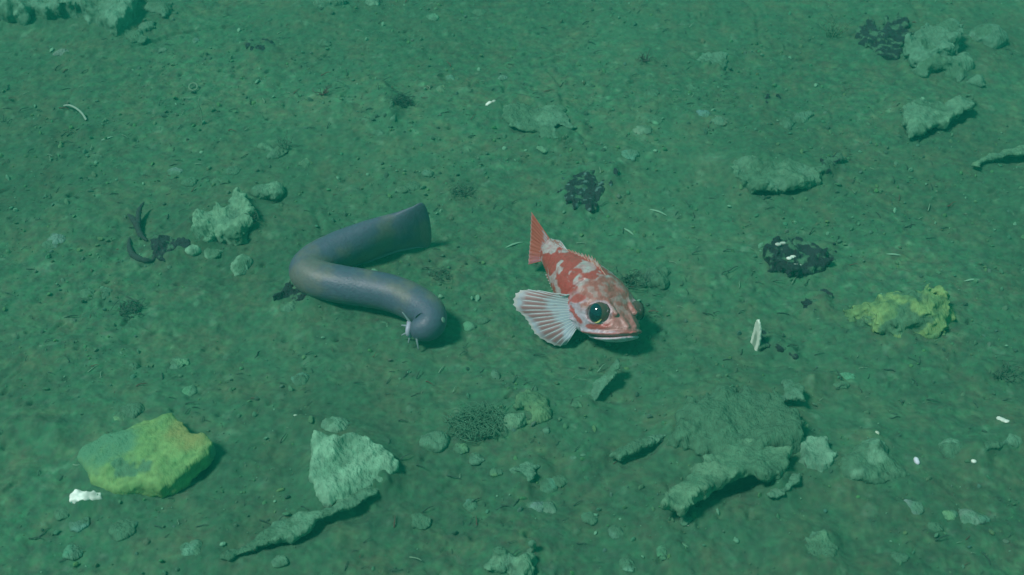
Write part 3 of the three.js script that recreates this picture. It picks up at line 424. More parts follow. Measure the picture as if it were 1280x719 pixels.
  const colour = (X, Y, Z) => {
    const x = X * 1000, y = Y * 1000 - raise(Math.min(X * 1000, 4)), z = Z * 1000 - bend(X * 1000), [yt, yb] = row(x), v = (y - yb) / (yt - yb), g = y - ym(x);
    const wx = 6 * n3(x * 0.09, y * 0.09, 3.3), wy = 6 * n3(x * 0.09, y * 0.09, 8.3), n = fbm((x + wx) * 0.052 + 3.4, (y + wy) * 0.066 + 1.2, z * 0.05 + 5, 3), n2 = fbm(x * 0.16, y * 0.16, z * 0.16 + 7, 3);
    let c;
    // flanks: red saddles on pinkish white
    const flank = mix3(mix3(WHITE, [0.43, 0.25, 0.28], 0.5 + n2), RED, sstep(-0.07, 0.08, n + 0.09 * n2 + 0.06));
    // head: red crown and snout, lavender cheek with red blotches
    let head = mix3(LAV, PINK, sstep(0.50, 0.74, v + 0.22 * n2)); head = mix3(head, mix3([0.34, 0.08, 0.07], [0.37, 0.21, 0.21], sstep(-0.1, 0.3, fbm(x * 0.11 + 3, y * 0.16, z * 0.14, 4))), 0.85 * sstep(0.60, 0.80, v + 0.25 * n2));
    if (x > -22) head = mix3(head, [0.37, 0.12, 0.12], sstep(-22, -14, x) * sstep(4, 8, g) * 0.85);
    const blot = (bx, by, rx, ry, a) => { const p = x - bx, q = y - by, cs = Math.cos(a), sn = Math.sin(a), u = (p * cs + q * sn) / rx, w = (-p * sn + q * cs) / ry; return sstep(1.15, 0.85, Math.sqrt(u * u + w * w) + 0.35 * n2); };
    for (const b of [[-55, 36, 9, 4.5, 0.7], [-66, 26, 3.0, 7, 0.1], [-47, 21, 12, 2.8, -0.3], [-22, 20.5, 12, 3.0, 0.4]]) head = mix3(head, RED, 0.95 * blot(...b));
    c = mix3(head, flank, sstep(-60, -70, x + 5 * n2 - (v - 0.5) * 8));
    c = mix3(BELLY, c, sstep(0.10, 0.24, v + 0.10 * n2 + (x < -80 ? 0.12 : 0)));
    if (x > -44) { // lips
      const fr = sstep(-42, -34, x); c = mix3(c, [0.50, 0.10, 0.11], fr * sstep(2.8, 0.8, Math.abs(g - 2.6)) * 0.9);
      c = mix3(c, [0.56, 0.47, 0.56], fr * sstep(2.4, 1.0, Math.abs(g + 3.2)) * 0.85); c = mix3(c, [0.36, 0.05, 0.07], fr * sstep(1.3, 0.5, Math.abs(g + 0.2)));
    }
    { const gx = x - gillX(y); c = mix3(c, [0.50, 0.52, 0.60], 0.8 * sstep(2.6, 1.4, Math.abs(gx - 2.4)) * sstep(36, 24, y)); }
    const er = Math.hypot(x - EYE_C[0], y - EYE_C[1], Math.abs(z) - EYE_C[2]);
    c = mix3([0.50, 0.30, 0.37], c, sstep(11.2, 13.8, er + n2));
    c = mix3(c, [c[0] * 0.72, c[1] * 0.55, c[2] * 0.55], sstep(0.05, 0.4, fbm(x * 0.22 + 9, y * 0.22, z * 0.22, 3)) * 0.6); const k = 1 + 0.13 * n3(x * 0.9, y * 0.9, z * 0.9) + 0.10 * n3(x * 0.4, y * 0.4, z * 0.4 + 4); return c.map((q) => q * k);
  };
  const mm = 0.001, g = solid((x, y, z) => f0(x * 1000, y * 1000, z * 1000) * mm, [-0.162, -0.004, -0.042], [0.007, 0.078, 0.044], 0.00095, colour);
  const mSkin = new THREE.MeshPhysicalMaterial({ vertexColors: true, roughness: 0.45, clearcoat: 0.32, clearcoatRoughness: 0.42, bumpMap: grainTex, bumpScale: 0.0006 });
  part(root, 'body', g, mSkin);
  // eyes
  const mPupil = new THREE.MeshPhysicalMaterial({ color: new THREE.Color().setRGB(0.006, 0.008, 0.028), roughness: 0.12, clearcoat: 1, clearcoatRoughness: 0.05 });
  const mIris = new THREE.MeshPhysicalMaterial({ color: new THREE.Color().setRGB(0.085, 0.042, 0.035), roughness: 0.35, clearcoat: 0.4, clearcoatRoughness: 0.1 });
  const mGold = new THREE.MeshPhysicalMaterial({ color: new THREE.Color().setRGB(0.75, 0.66, 0.25), roughness: 0.3, metalness: 0.3 });
  for (const s of [1, -1]) {
    const look = V(0.18, 0.12, s).normalize(), q = new THREE.Quaternion().setFromUnitVectors(V(0, 0, 1), look), c = V(EYE_C[0], EYE_C[1] + raise(EYE_C[0]), s * EYE_C[2]);
    const ball = new THREE.SphereGeometry(ER, 48, 32); ball.scale(1, 1, 1.06); ball.applyQuaternion(q); ball.translate(c.x, c.y, c.z); ball.scale(mm, mm, mm);
    const eye = part(root, 'eye', ball, mIris);
    const cap = new THREE.SphereGeometry(ER * 1.06, 48, 20, 0, Math.PI * 2, 0, 0.94); cap.rotateX(Math.PI / 2); cap.scale(0.95, 1.08, 1.075); cap.applyQuaternion(q); cap.translate(c.x, c.y, c.z); cap.scale(mm, mm, mm);
    part(eye, 'pupil', cap, mPupil);
    // bright rim of the iris on its forward lower side
    const arc = []; for (let i = 0; i <= 16; i++) { const a = -1.25 + i / 16 * 1.15, r = ER * 1.09, th = 1.04; arc.push(V(Math.cos(a) * Math.sin(th), Math.sin(a) * Math.sin(th) * 1.0, Math.cos(th) * 1.03).multiplyScalar(r).multiply(V(s, 1, 1)).applyQuaternion(q).multiply(V(1, 1, 1)).add(c).multiplyScalar(mm)); }
    if (s < 0) arc.forEach((p) => { p.x = 2 * c.x * mm - p.x + 0.006; });
    part(eye, 'iris_rim', loft(curve(arc), 30, 8, (t) => { const r = 0.0009 * Math.sin(Math.PI * clamp(t, 0.03, 0.97)) + 1e-5; return [r, r]; }, null, look), mGold);
  }
  root.updateMatrixWorld(true);
  const toL = (p) => root.worldToLocal(p.clone());
  // a fin as a fan: base line B0-B1, outline of ray tips, membrane between rays
  const finMat = new THREE.MeshPhysicalMaterial({ vertexColors: true, roughness: 0.6, transmission: 0.22, thickness: 0, side: THREE.DoubleSide });
  const rayMat = plain([0.50, 0.52, 0.56], 0.5);
  function fan(name, label, bases, tips, o) {
    const n = bases.length, M = 26, sub = 6, pos = [], col = [], idx = [], rays = (n - 1);
    const N = V().crossVectors(tips[0].clone().sub(bases[0]), tips[n - 1].clone().sub(bases[0])).normalize();
    const C = (u, t) => { const i = Math.min(Math.floor(u * rays), rays - 1), k = u * rays - i, b = bases[i].clone().lerp(bases[i + 1], k), e = tips[i].clone().lerp(tips[i + 1], k), sc = Math.sin(k * Math.PI); return b.lerp(e, t * (1 - (o.notch ?? 0.03) * sc)).addScaledVector(N, (o.wave ?? 0.0006) * sc * (i % 2 ? 1 : 0.6) * t + (o.bow ?? 0) * Math.sin(t * Math.PI) ); };
    for (const side of [0, 1]) for (let a = 0; a <= rays * sub; a++) for (let b = 0; b <= M; b++) { const u = a / (rays * sub), t = b / M, p = C(u, t).addScaledVector(N, (side ? -1 : 1) * 0.00025); pos.push(p.x, p.y, p.z); col.push(...o.colour(u, t, u * rays)); }
    const W = M + 1, S = (rays * sub + 1) * W;
    for (let a = 0; a < rays * sub; a++) for (let b = 0; b < M; b++) { const i = a * W + b; idx.push(i, i + W, i + 1, i + 1, i + W, i + W + 1, S + i, S + i + 1, S + i + W, S + i + 1, S + i + W + 1, S + i + W); }
    const g2 = new THREE.BufferGeometry(); g2.setAttribute('position', new THREE.Float32BufferAttribute(pos, 3)); g2.setAttribute('color', new THREE.Float32BufferAttribute(col, 3)); g2.setIndex(idx); g2.computeVertexNormals();
    const fin = part(root, name, g2, finMat, label);
    for (let i = 0; i < n; i++) { const q = [0, 0.33, 0.66, 1].map((t) => bases[i].clone().lerp(tips[i], t * 0.995).addScaledVector(N, (o.bow ?? 0) * Math.sin(t * Math.PI))); part(fin, 'fin_ray', loft(curve(q), 10, 6, (t) => { const r = mix(o.r0 ?? 0.0007, o.r1 ?? 0.0003, t); return [r, r]; }, null, N), o.rayMat || rayMat); }
    return fin;
  }
  { // breast fin spread flat against the bottom, towards the camera
    const b0 = root.localToWorld(V(-0.068, 0.033, 0.0285)), b1 = root.localToWorld(V(-0.046, 0.006, 0.028)), nrm = V(-0.10, 0.60, 0.79).normalize(), mid = b0.clone().lerp(b1, 0.5);
    const pl = (x, z) => mid.y - (nrm.x * (x - mid.x) + nrm.z * (z - mid.z)) / nrm.y;
    const out = [[695, 372], [686, 366], [672, 363], [660, 362], [650, 363], [644, 367], [641, 374], [641, 381], [645, 388], [652, 393], [657, 399], [661, 405], [664, 411], [668, 417], [675, 423], [684, 428], [693, 432], [700, 433], [707, 431]];
    const tips = out.map(([u, v]) => { const p = onPlane(u, v, pl); const fl = H(p.x, p.z) + 0.001; if (p.y < fl) p.y = fl; return toL(p); });
    const n = tips.length, bases = tips.map((_, i) => toL(b0.clone().lerp(b1, i / (n - 1))));
    fan('pectoral_fin', 'wide white fin streaked with red', bases, tips, { notch: 0.025, wave: 0.0009, bow: 0.006, r0: 0.0008, r1: 0.0004,
      colour: (u, t, k) => { const n = fbm(u * 9, t * 4, 2, 3), fr = Math.sin((k % 1) * Math.PI); let c = mix3([0.43, 0.47, 0.58], [0.42, 0.40, 0.46], u < 0.5 ? 1 - u * 2 : 0); const red = sstep(0.28, 0.5, t + 0.2 * n - 0.35 * sstep(0.75, 1, u) ) * sstep(0.98, 0.84, t + 0.12 * n) * (0.35 + 0.65 * fr) * sstep(1.05, 0.85, u); c = mix3(c, [0.31, 0.075, 0.085], red * 0.92); if (t > 0.93) c = mix3(c, [0.60, 0.50, 0.45], 0.5); return c; } });
  }
  { // tail fin
    const base = [], tips = [], n = 13; const zb = bend(-158);
    for (let i = 0; i < n; i++) { const t = i / (n - 1); base.push(V(-155, mix(41, 18, t), zb - 0.5).multiplyScalar(mm)); const e = Math.abs(t - 0.5) * 2; tips.push(V(mix(-189, -166, t) - 2 * (1 - e * e), mix(56, 6, t), zb + 7 + 2 * e).multiplyScalar(mm)); }
    fan('tail_fin', 'red tail fin with a pale blue base', base, tips, { notch: 0.04, wave: 0.0005, r0: 0.0007, r1: 0.0003, rayMat: plain([0.38, 0.06, 0.045], 0.55),
      colour: (u, t) => { const n = fbm(u * 6, t * 3, 8, 3); let c = mix3([0.40, 0.44, 0.54], [0.40, 0.055, 0.035], sstep(0.26, 0.42, t + 0.22 * n)); c = mix3(c, RED, sstep(0.14, 0.05, t + 0.1 * n)); c = mix3(c, [0.42, 0.12, 0.20], sstep(0.75, 1, u + 0.1 * n) * 0.8); return mix3(c, [0.42, 0.30, 0.32], sstep(0.92, 1, t) * 0.7); } });
  }
  { // folded dorsal fins along the back, with stout spines
    const top = (x) => V(x, row(x)[0] - 0.8, bend(x));
    const bs = [], ts = []; for (let i = 0; i <= 12; i++) { const x = -62 - i * 5, h = [3, 5, 7, 8, 8, 7, 6, 5, 4, 4, 3.5, 3, 2][i]; bs.push(top(x).multiplyScalar(mm)); ts.push(top(x - 8).add(V(0, h, 1.5)).multiplyScalar(mm)); }
    fan('spiny_dorsal_fin', null, bs, ts, { notch: 0.35, wave: 0.0003, r0: 0.0008, r1: 0.0002, rayMat: plain([0.52, 0.26, 0.22], 0.5), colour: (u, t, k) => mix3([0.46, 0.12, 0.09], [0.56, 0.46, 0.46], sstep(-0.05, 0.1, fbm(u * 14, t * 2, 4, 2))) });
    const b2 = [], t2 = []; for (let i = 0; i <= 8; i++) { const x = -124 - i * 2.8, h = [4, 7, 8, 8, 7, 6, 5, 4, 2][i]; b2.push(top(x).multiplyScalar(mm)); t2.push(top(x - 10).add(V(0, h, 2)).multiplyScalar(mm)); }
    fan('soft_dorsal_fin', null, b2, t2, { notch: 0.1, wave: 0.0003, r0: 0.0006, r1: 0.0003, colour: (u, t) => mix3([0.55, 0.55, 0.60], [0.46, 0.12, 0.09], sstep(-0.05, 0.15, fbm(u * 5, t * 3, 6, 2) + 0.1)) });
  }
  { // belly fin on the visible side, and anal fin
    const bs = [], ts = []; for (let i = 0; i <= 6; i++) { bs.push(V(-66 - i * 1.5, 5, 17 + i * 0.6).multiplyScalar(mm)); ts.push(V(-84 - i * 3, 2 + i * 0.3, 46 - i * 3.5).multiplyScalar(mm)); }
    fan('pelvic_fin', 'small red fin under the belly', bs, ts, { notch: 0.1, colour: (u, t) => mix3([0.60, 0.55, 0.58], [0.50, 0.10, 0.10], sstep(0.3, 0.6, t)) });
    const b2 = [], t2 = []; for (let i = 0; i <= 7; i++) { const x = -112 - i * 3.2; b2.push(V(x, row(x)[1] + 1, bend(x)).multiplyScalar(mm)); t2.push(V(x - 9, row(x)[1] - 11 + i * 0.7, bend(x) + 3).multiplyScalar(mm)); }
    fan('anal_fin', null, b2, t2, { notch: 0.1, colour: (u, t) => mix3([0.56, 0.42, 0.46], [0.44, 0.13, 0.14], sstep(0.2, 0.8, t)) });
  }
  tag(root, 'rockfish', 'red and white mottled fish with big dark eyes and one fin spread', 'fish');
}

// ---------------------------------------------------------------- shells, pebbles, worms, growth
const WHITE_SHELL = { mat: mShell, c1: [0.62, 0.66, 0.61], c2: [0.42, 0.50, 0.44], dust: -0.3, amp: 0.0012, cell: 0.0008, category: 'shell', name: 'shell_fragment' };
plate({ ...WHITE_SHELL, label: 'bright white shell chip against the yellow green stone', seed: 40.1, px: [[86, 619], [94, 612], [106, 614], [116, 612], [126, 614], [127, 621], [112, 623], [98, 625], [87, 624]], at: [105, 628], h: 0.011, th: 0.009, hs: 1, relief: 0.0012, edge: 0.0006, round: 0.0025, amp: 0.0008, c1: [0.85, 0.87, 0.83] });
lumps({ ...WHITE_SHELL, label: 'white pointed shell beyond the low silted ridge', seed: 40.4, px: [[1249, 523, 5, 0.6], [1254, 525, 3.5, 0.6], [1259, 527, 2, 0.5]], k: 0.003 });
lumps({ ...WHITE_SHELL, label: 'tiny white chip below the low silted ridge', seed: 40.7, px: [[1219, 573, 3, 0.6]] });
lumps({ ...WHITE_SHELL, label: 'tiny lilac white fleck between rubble heap and rounded pale stone', seed: 41.0, px: [[1146, 576, 3, 0.8, 0, 1.8]], c1: [0.55, 0.55, 0.66] });
lumps({ ...WHITE_SHELL, label: 'tiny cream bead on silt above the rubble heap', seed: 41.2, px: [[1096, 542, 3, 0.9]], c1: [0.62, 0.66, 0.40] });
lumps({ ...WHITE_SHELL, label: 'white broken shell bits at the tip of the two lobed crust', seed: 41.5, px: [[613, 128, 4, 0.5], [609, 131, 2.5, 0.5], [617, 127, 3, 0.5]], k: 0.002 });
for (const [u, v, r, l] of [[973, 307, 5, 'upper white fleck on the jagged black rock'], [986, 324, 4.5, 'middle white fleck on the rim of the jagged black rock'], [994, 333, 6, 'lowest and largest white fleck at the rim of the jagged black rock']]) {
  lumps({ ...WHITE_SHELL, label: l, seed: 41.8 + r, px: [[u - 2, v + (u === 994 ? 9 : 13), r * 0.8, 0.6, u === 994 ? 12 : 17, 0.7], [u + 3, v + (u === 994 ? 8 : 11), r * 0.8, 0.55, u === 994 ? 12 : 17, 0.6]], k: 0.002, cell: 0.0006 });
}
plate({ ...WHITE_SHELL, label: 'long pale pointed shell behind the chalky broken stone', seed: 42.5, px: [[364, 516], [374, 519], [386, 525], [394, 531], [388, 534], [376, 527], [366, 521]], at: [380, 528], h: 0.005, th: 0.006, relief: 0.001, edge: 0.001, round: 0.002, c1: [0.34, 0.46, 0.36], c2: [0.2, 0.34, 0.24], cell: 0.001 });
plate({ name: 'rock_shard', label: 'pale curved shard near the tiny grooves behind the yellow green stone', category: 'shard', seed: 42.8, px: [[44, 528], [52, 530], [62, 538], [74, 541], [72, 546], [60, 545], [48, 536]], at: [60, 548], h: 0.0075, th: 0.004, tilt: [0.1, 0.1], relief: 0.002, edge: 0.002, round: 0.002, amp: 0.0015, dust: 0.35 });
plate({ name: 'rock_shard', label: 'pale shard lying beside the curved shard', category: 'shard', seed: 43.1, px: [[-8, 534], [6, 530], [18, 526], [22, 530], [16, 536], [2, 541], [-8, 541]], at: [8, 540], h: 0.008, th: 0.005, tilt: [0.05, 0.1], relief: 0.002, edge: 0.002, round: 0.002, amp: 0.0015, dust: 0.35 });
plate({ ...BK, name: 'dark_plate', label: 'dark broken plate with a tapering point beside the white edged shell', category: 'rock', seed: 43.6, dust: 0.3, px: [[946, 420], [954, 412], [962, 418], [972, 424], [992, 447], [976, 438], [964, 436], [950, 438]], at: [960, 438], h: 0.006, th: 0.008, relief: 0.003, edge: 0.003 });
{ // upright valve, white along its worn edge
  const p = ground(944, 432), nrm = V(-0.96, 0.10, 0.28).normalize(), sd = V(0, 1, 0).cross(nrm).normalize(), up = V().crossVectors(nrm, sd), c = p.clone().add(V(0, 0.006, 0));
  const g = solid((x, y, z) => { const q = V(x, y, z).sub(c), a = q.dot(nrm) - 4 * q.dot(up) ** 2, b = q.dot(sd), h = q.dot(up); return (Math.hypot(b / 0.0075, h / 0.026) - 1) * 0.0075 > Math.abs(a) - 0.0012 ? (Math.hypot(b / 0.0075, h / 0.026) - 1) * 0.0075 + 0.0004 * n3(x * 300, y * 300, z * 300) : Math.abs(a) - 0.0012; },
    [c.x - 0.03, c.y - 0.03, c.z - 0.03], [c.x + 0.03, c.y + 0.03, c.z + 0.03], 0.0007, (x, y, z) => { const q = V(x, y, z).sub(c), e = Math.hypot(q.dot(sd) / 0.0075, q.dot(up) / 0.026) + 0.15 * n3(x * 200, y * 200, z * 200); return mix3([0.22, 0.30, 0.24], [0.62, 0.68, 0.60], sstep(0.3, 0.6, e)); });
  tag(placed(g, mShell, p), 'shell_fragment', 'upright thin shell with a white edge between black rock and red fish', 'shell');
}
// pale pebbles, alike but for where they lie
const PEB = [[805, 163, 11], [789, 194, 10], [816, 118, 7], [820, 150, 6], [514, 232, 8], [536, 216, 6], [500, 238, 6], [588, 632, 7], [526, 653, 8], [669, 633, 9], [684, 635, 6], [738, 647, 7], [98, 655, 9], [154, 661, 14], [76, 641, 6], [90, 690, 10], [236, 689, 12], [163, 515, 12], [150, 521, 8], [236, 489, 8], [375, 474, 9], [170, 460, 7], [226, 452, 9], [218, 456, 6], [111, 368, 9], [129, 366, 9], [70, 298, 10], [62, 304, 8], [362, 382, 9], [76, 66, 9], [201, 62, 6], [244, 51, 5], [405, 53, 8], [222, 215, 8], [238, 228, 8], [272, 226, 7], [290, 214, 7], [380, 205, 8], [563, 98, 6], [553, 110, 7], [629, 98, 5], [735, 104, 4], [1215, 648, 12], [1230, 649, 8], [1189, 643, 5], [1142, 636, 10], [1170, 660, 6], [1125, 698, 7], [855, 650, 7], [770, 665, 8], [830, 690, 7], [720, 505, 5], [585, 405, 7], [606, 400, 6], [540, 380, 5], [480, 405, 5], [700, 600, 8], [688, 608, 9], [618, 590, 7], [596, 573, 6], [575, 560, 6], [900, 150, 9], [880, 142, 7], [1048, 480, 8], [1060, 470, 5], [350, 700, 8], [780, 705, 8], [680, 180, 5], [620, 470, 6], [600, 15, 7], [540, 22, 6], [865, 108, 6], [470, 165, 6]];
{ const r = rng(21); PEB.forEach(([u, v, s], i) => lumps({ name: 'pebble', label: 'small pale pebble half sunk in the open green silt', category: 'pebble', group: 'small pale pebbles strewn over the silt', seed: 50 + i * 1.37,
  px: [[u, v, s * (0.8 + r() * 0.3), 0.26 + r() * 0.22, -s * 0.12, 0.7 + r() * 0.5], [u + s * (r() - 0.5) * 1.5, v + s * (r() - 0.5), s * 0.55, 0.4, 0, 1]], facets: r() < 0.5 ? 5 : 0, amp: 0.0013, fr: 110, c1: [0.085 + r() * 0.08, 0.22 + r() * 0.12, 0.14 + r() * 0.08], dust: 0.40 + r() * 0.25, cell: 0.0013 })); }
{ // slivers
  for (const [a, b, c, d, l] of [[812, 262, 834, 270, 'thin pale sliver lying beside the flat black rock'], [780, 286, 792, 294, 'short pale sliver behind the back of the red fish'], [126, 176, 141, 171, 'straight white stick below the tiny dark chip'], [632, 310, 654, 303, 'pale sliver beside the tail of the red fish'], [1108, 318, 1126, 322, 'pale sliver behind the lumpy yellow green stone'], [1205, 352, 1225, 350, 'pale sliver past the lumpy yellow green stone']]) {
    const p = ground(a, b), q = ground(c, d), m = p.clone().lerp(q, 0.5), P3 = [p, m, q].map((w, i) => V(w.x, H(w.x, w.z) + (i === 1 ? 0.0014 : 0.0004), w.z).sub(p));
    const mesh = new THREE.Mesh(loft(curve(P3), 16, 8, (t) => { const s = Math.sqrt(Math.sin(Math.PI * clamp(t, 0.02, 0.98))); return [0.0013 * s, 0.0009 * s]; }), plain([0.17, 0.34, 0.23], 0.8)); mesh.position.copy(p); tag(mesh, 'shell_sliver', l, 'shell');
  }
  const w = [[80, 133], [88, 137], [97, 142], [104, 147], [108, 151]].map(([u, v], i) => { const p = ground(u, v); p.y += [0.001, 0.006, 0.007, 0.005, 0.001][i]; return p; }), o = w[4].clone();
  const mesh = new THREE.Mesh(loft(curve(w.map((p) => p.sub(o))), 30, 10, (t) => { const s = 0.0011 + 0.0003 * t; return [s, s]; }), plain([0.26, 0.36, 0.30], 0.8)); mesh.position.copy(o); tag(mesh, 'worm_tube', 'thin pale bent worm tube rising from silt by the tiny dark chip', 'worm tube');
}
function strands(seed, p, n, R, hgt, rad, curl, col, spread = 1) {
  const r = rng(seed), gs = [];
  for (let i = 0; i < n; i++) {
    const a = r() * 6.28, d = Math.sqrt(r()) * R * 0.6, b = V(Math.cos(a) * d, 0, Math.sin(a) * d * 0.8); b.y = H(p.x + b.x, p.z + b.z) - p.y; const L = hgt * (0.5 + r() * 0.8), a2 = a + (r() - 0.5) * 2, lean = (0.2 + r() * 0.9) * spread, q = [b];
    for (let k = 1; k <= 4; k++) q.push(b.clone().add(V(Math.cos(a2 + curl * k * (r() - 0.5)) * lean * L * k / 4, L * (k / 4) * (1 - 0.45 * lean * k / 4), Math.sin(a2 + curl * k * (r() - 0.5)) * lean * L * k / 4)));
    gs.push(loft(curve(q), 12, 5, (t) => { const s = rad * (1 - 0.6 * t); return [s, s]; }));
  }
  const m = new THREE.Mesh(mergeGeometries(gs), plain(col, 0.9)); m.position.copy(p); return m;
}
tag(strands(3, ground(596, 532), 170, 0.042, 0.013, 0.00050, 2.6, [0.060, 0.165, 0.098], 1.2), 'hydroid_tuft', 'dense tangled tuft of wiry strands beside the round stone', 'hydroid');
tag(strands(4, ground(403, 119), 13, 0.004, 0.014, 0.0006, 0.5, [0.085, 0.030, 0.035], 1.1), 'sea_anemone', 'tiny spiky dark red animal with upturned arms near the narrow upright shard', 'anemone');
tag(strands(5, ground(806, 76), 15, 0.004, 0.016, 0.0006, 0.5, [0.050, 0.040, 0.040], 1.1), 'sea_anemone', 'tiny spiky dark animal with upturned arms near the pale wedge shaped stone', 'anemone');
tag(strands(6, ground(356, 187), 14, 0.008, 0.020, 0.0005, 0.8, [0.06, 0.12, 0.08], 0.7), 'hydroid_tuft', 'thin sprigs at the rim of the shallow scooped stone', 'hydroid');
tag(strands(7, ground(162, 388), 26, 0.022, 0.010, 0.0006, 1.8, [0.035, 0.075, 0.055], 1.3), 'hydroid_tuft', 'low dark wiry tuft on open silt below the black hollow rock', 'hydroid');
tag(strands(8, ground(312, 276), 22, 0.014, 0.014, 0.0006, 1.6, [0.035, 0.085, 0.055], 1.2), 'hydroid_tuft', 'dark wiry tuft against the carbonate block', 'hydroid');
tag(strands(9, ground(505, 130), 40, 0.016, 0.012, 0.0006, 1.6, [0.025, 0.06, 0.045], 1.3), 'hydroid_tuft', 'dark wiry tuft beside the narrow upright shard', 'hydroid');
tag(strands(10, ground(795, 352), 30, 0.020, 0.012, 0.0006, 1.6, [0.035, 0.085, 0.055], 1.3), 'hydroid_tuft', 'dark wiry tuft by the rough stone behind the red fish', 'hydroid');
tag(strands(11, ground(550, 345), 22, 0.016, 0.0075, 0.0005, 1.6, [0.04, 0.09, 0.06], 1.4), 'hydroid_tuft', 'sparse dark tuft beyond the bend of the body of the eel like fish', 'hydroid');
tag(strands(12, ground(580, 240), 26, 0.018, 0.010, 0.0005, 1.6, [0.04, 0.09, 0.06], 1.4), 'hydroid_tuft', 'sparse dark tuft on silt beyond the tail of the hagfish', 'hydroid');
tag(strands(13, ground(1090, 400), 16, 0.012, 0.014, 0.0004, 1.2, [0.16, 0.24, 0.14], 1.3), 'hydroid_tuft', 'fine pale hairs at the foot of the lumpy yellow green stone', 'hydroid');
tag(strands(14, ground(1258, 470), 18, 0.016, 0.018, 0.0006, 1.2, [0.045, 0.10, 0.065], 1.0), 'hydroid_tuft', 'sparse upright sprigs on silt above the white pointed shell', 'hydroid');
tag(strands(15, ground(1040, 45), 16, 0.014, 0.030, 0.0007, 0.8, [0.09, 0.17, 0.10], 0.8), 'hydroid_tuft', 'tall sprigs beside the ragged black rock', 'hydroid');
{ // dark bent tube and loop by the black rock in the hollow
  const mk = (px, rad, name, label) => { const w = px.map(([u, v, y]) => { const p = ground(u, v); p.y += y; return p; }), o = w[0].clone(); const m = new THREE.Mesh(loft(curve(w.map((p) => p.sub(o))), 50, 10, (t) => { const s = rad * (1 + 0.35 * fbm(t * 14, 2, rad * 900, 3)) * Math.sqrt(Math.sin(Math.PI * clamp(t, 0.015, 0.985))); return [s, s]; }), plain([0.020, 0.034, 0.036], 0.9)); m.position.copy(o); tag(m, name, label, 'worm tube'); };
  mk([[160, 270, 0.002], [166, 278, 0.006], [172, 287, 0.006], [176, 296, 0.003], [184, 302, 0.001]], 0.0038, 'dark_tube', 'dark bent tube running down to the black rock in the hollow');
  mk([[182, 264, 0.012], [176, 272, 0.010], [174, 284, 0.006], [176, 294, 0.002]], 0.0030, 'dark_tube', 'dark forked tube end standing beside the bent tube');
  mk([[162, 298, 0.001], [162, 311, 0.002], [168, 322, 0.002], [180, 327, 0.002], [190, 323, 0.002], [194, 314, 0.001]], 0.0032, 'dark_tube', 'dark half ring of tube round a patch of silt');
  const wp = ground(242, 112), ring = new THREE.TorusGeometry(0.0052, 0.0011, 8, 24); ring.rotateX(-1.0); const m = new THREE.Mesh(ring, plain([0.13, 0.23, 0.15], 0.9)); m.position.copy(wp).add(V(0, 0.004, 0)); tag(m, 'burrow_ring', 'small pale ring of a burrow mouth on open silt', 'burrow');
  const k = ground(252, 156), st = new THREE.Mesh(whisker([V(0, 0, 0), V(0.001, 0.014, -0.004), V(-0.001, 0.028, -0.006), V(0.002, 0.036, -0.012)], 0.0008, 0.0005, 20, 6), plain([0.12, 0.22, 0.14], 0.9)); st.position.copy(k); tag(st, 'hydroid_stalk', 'thin upright stalk below the burrow ring', 'hydroid');
}
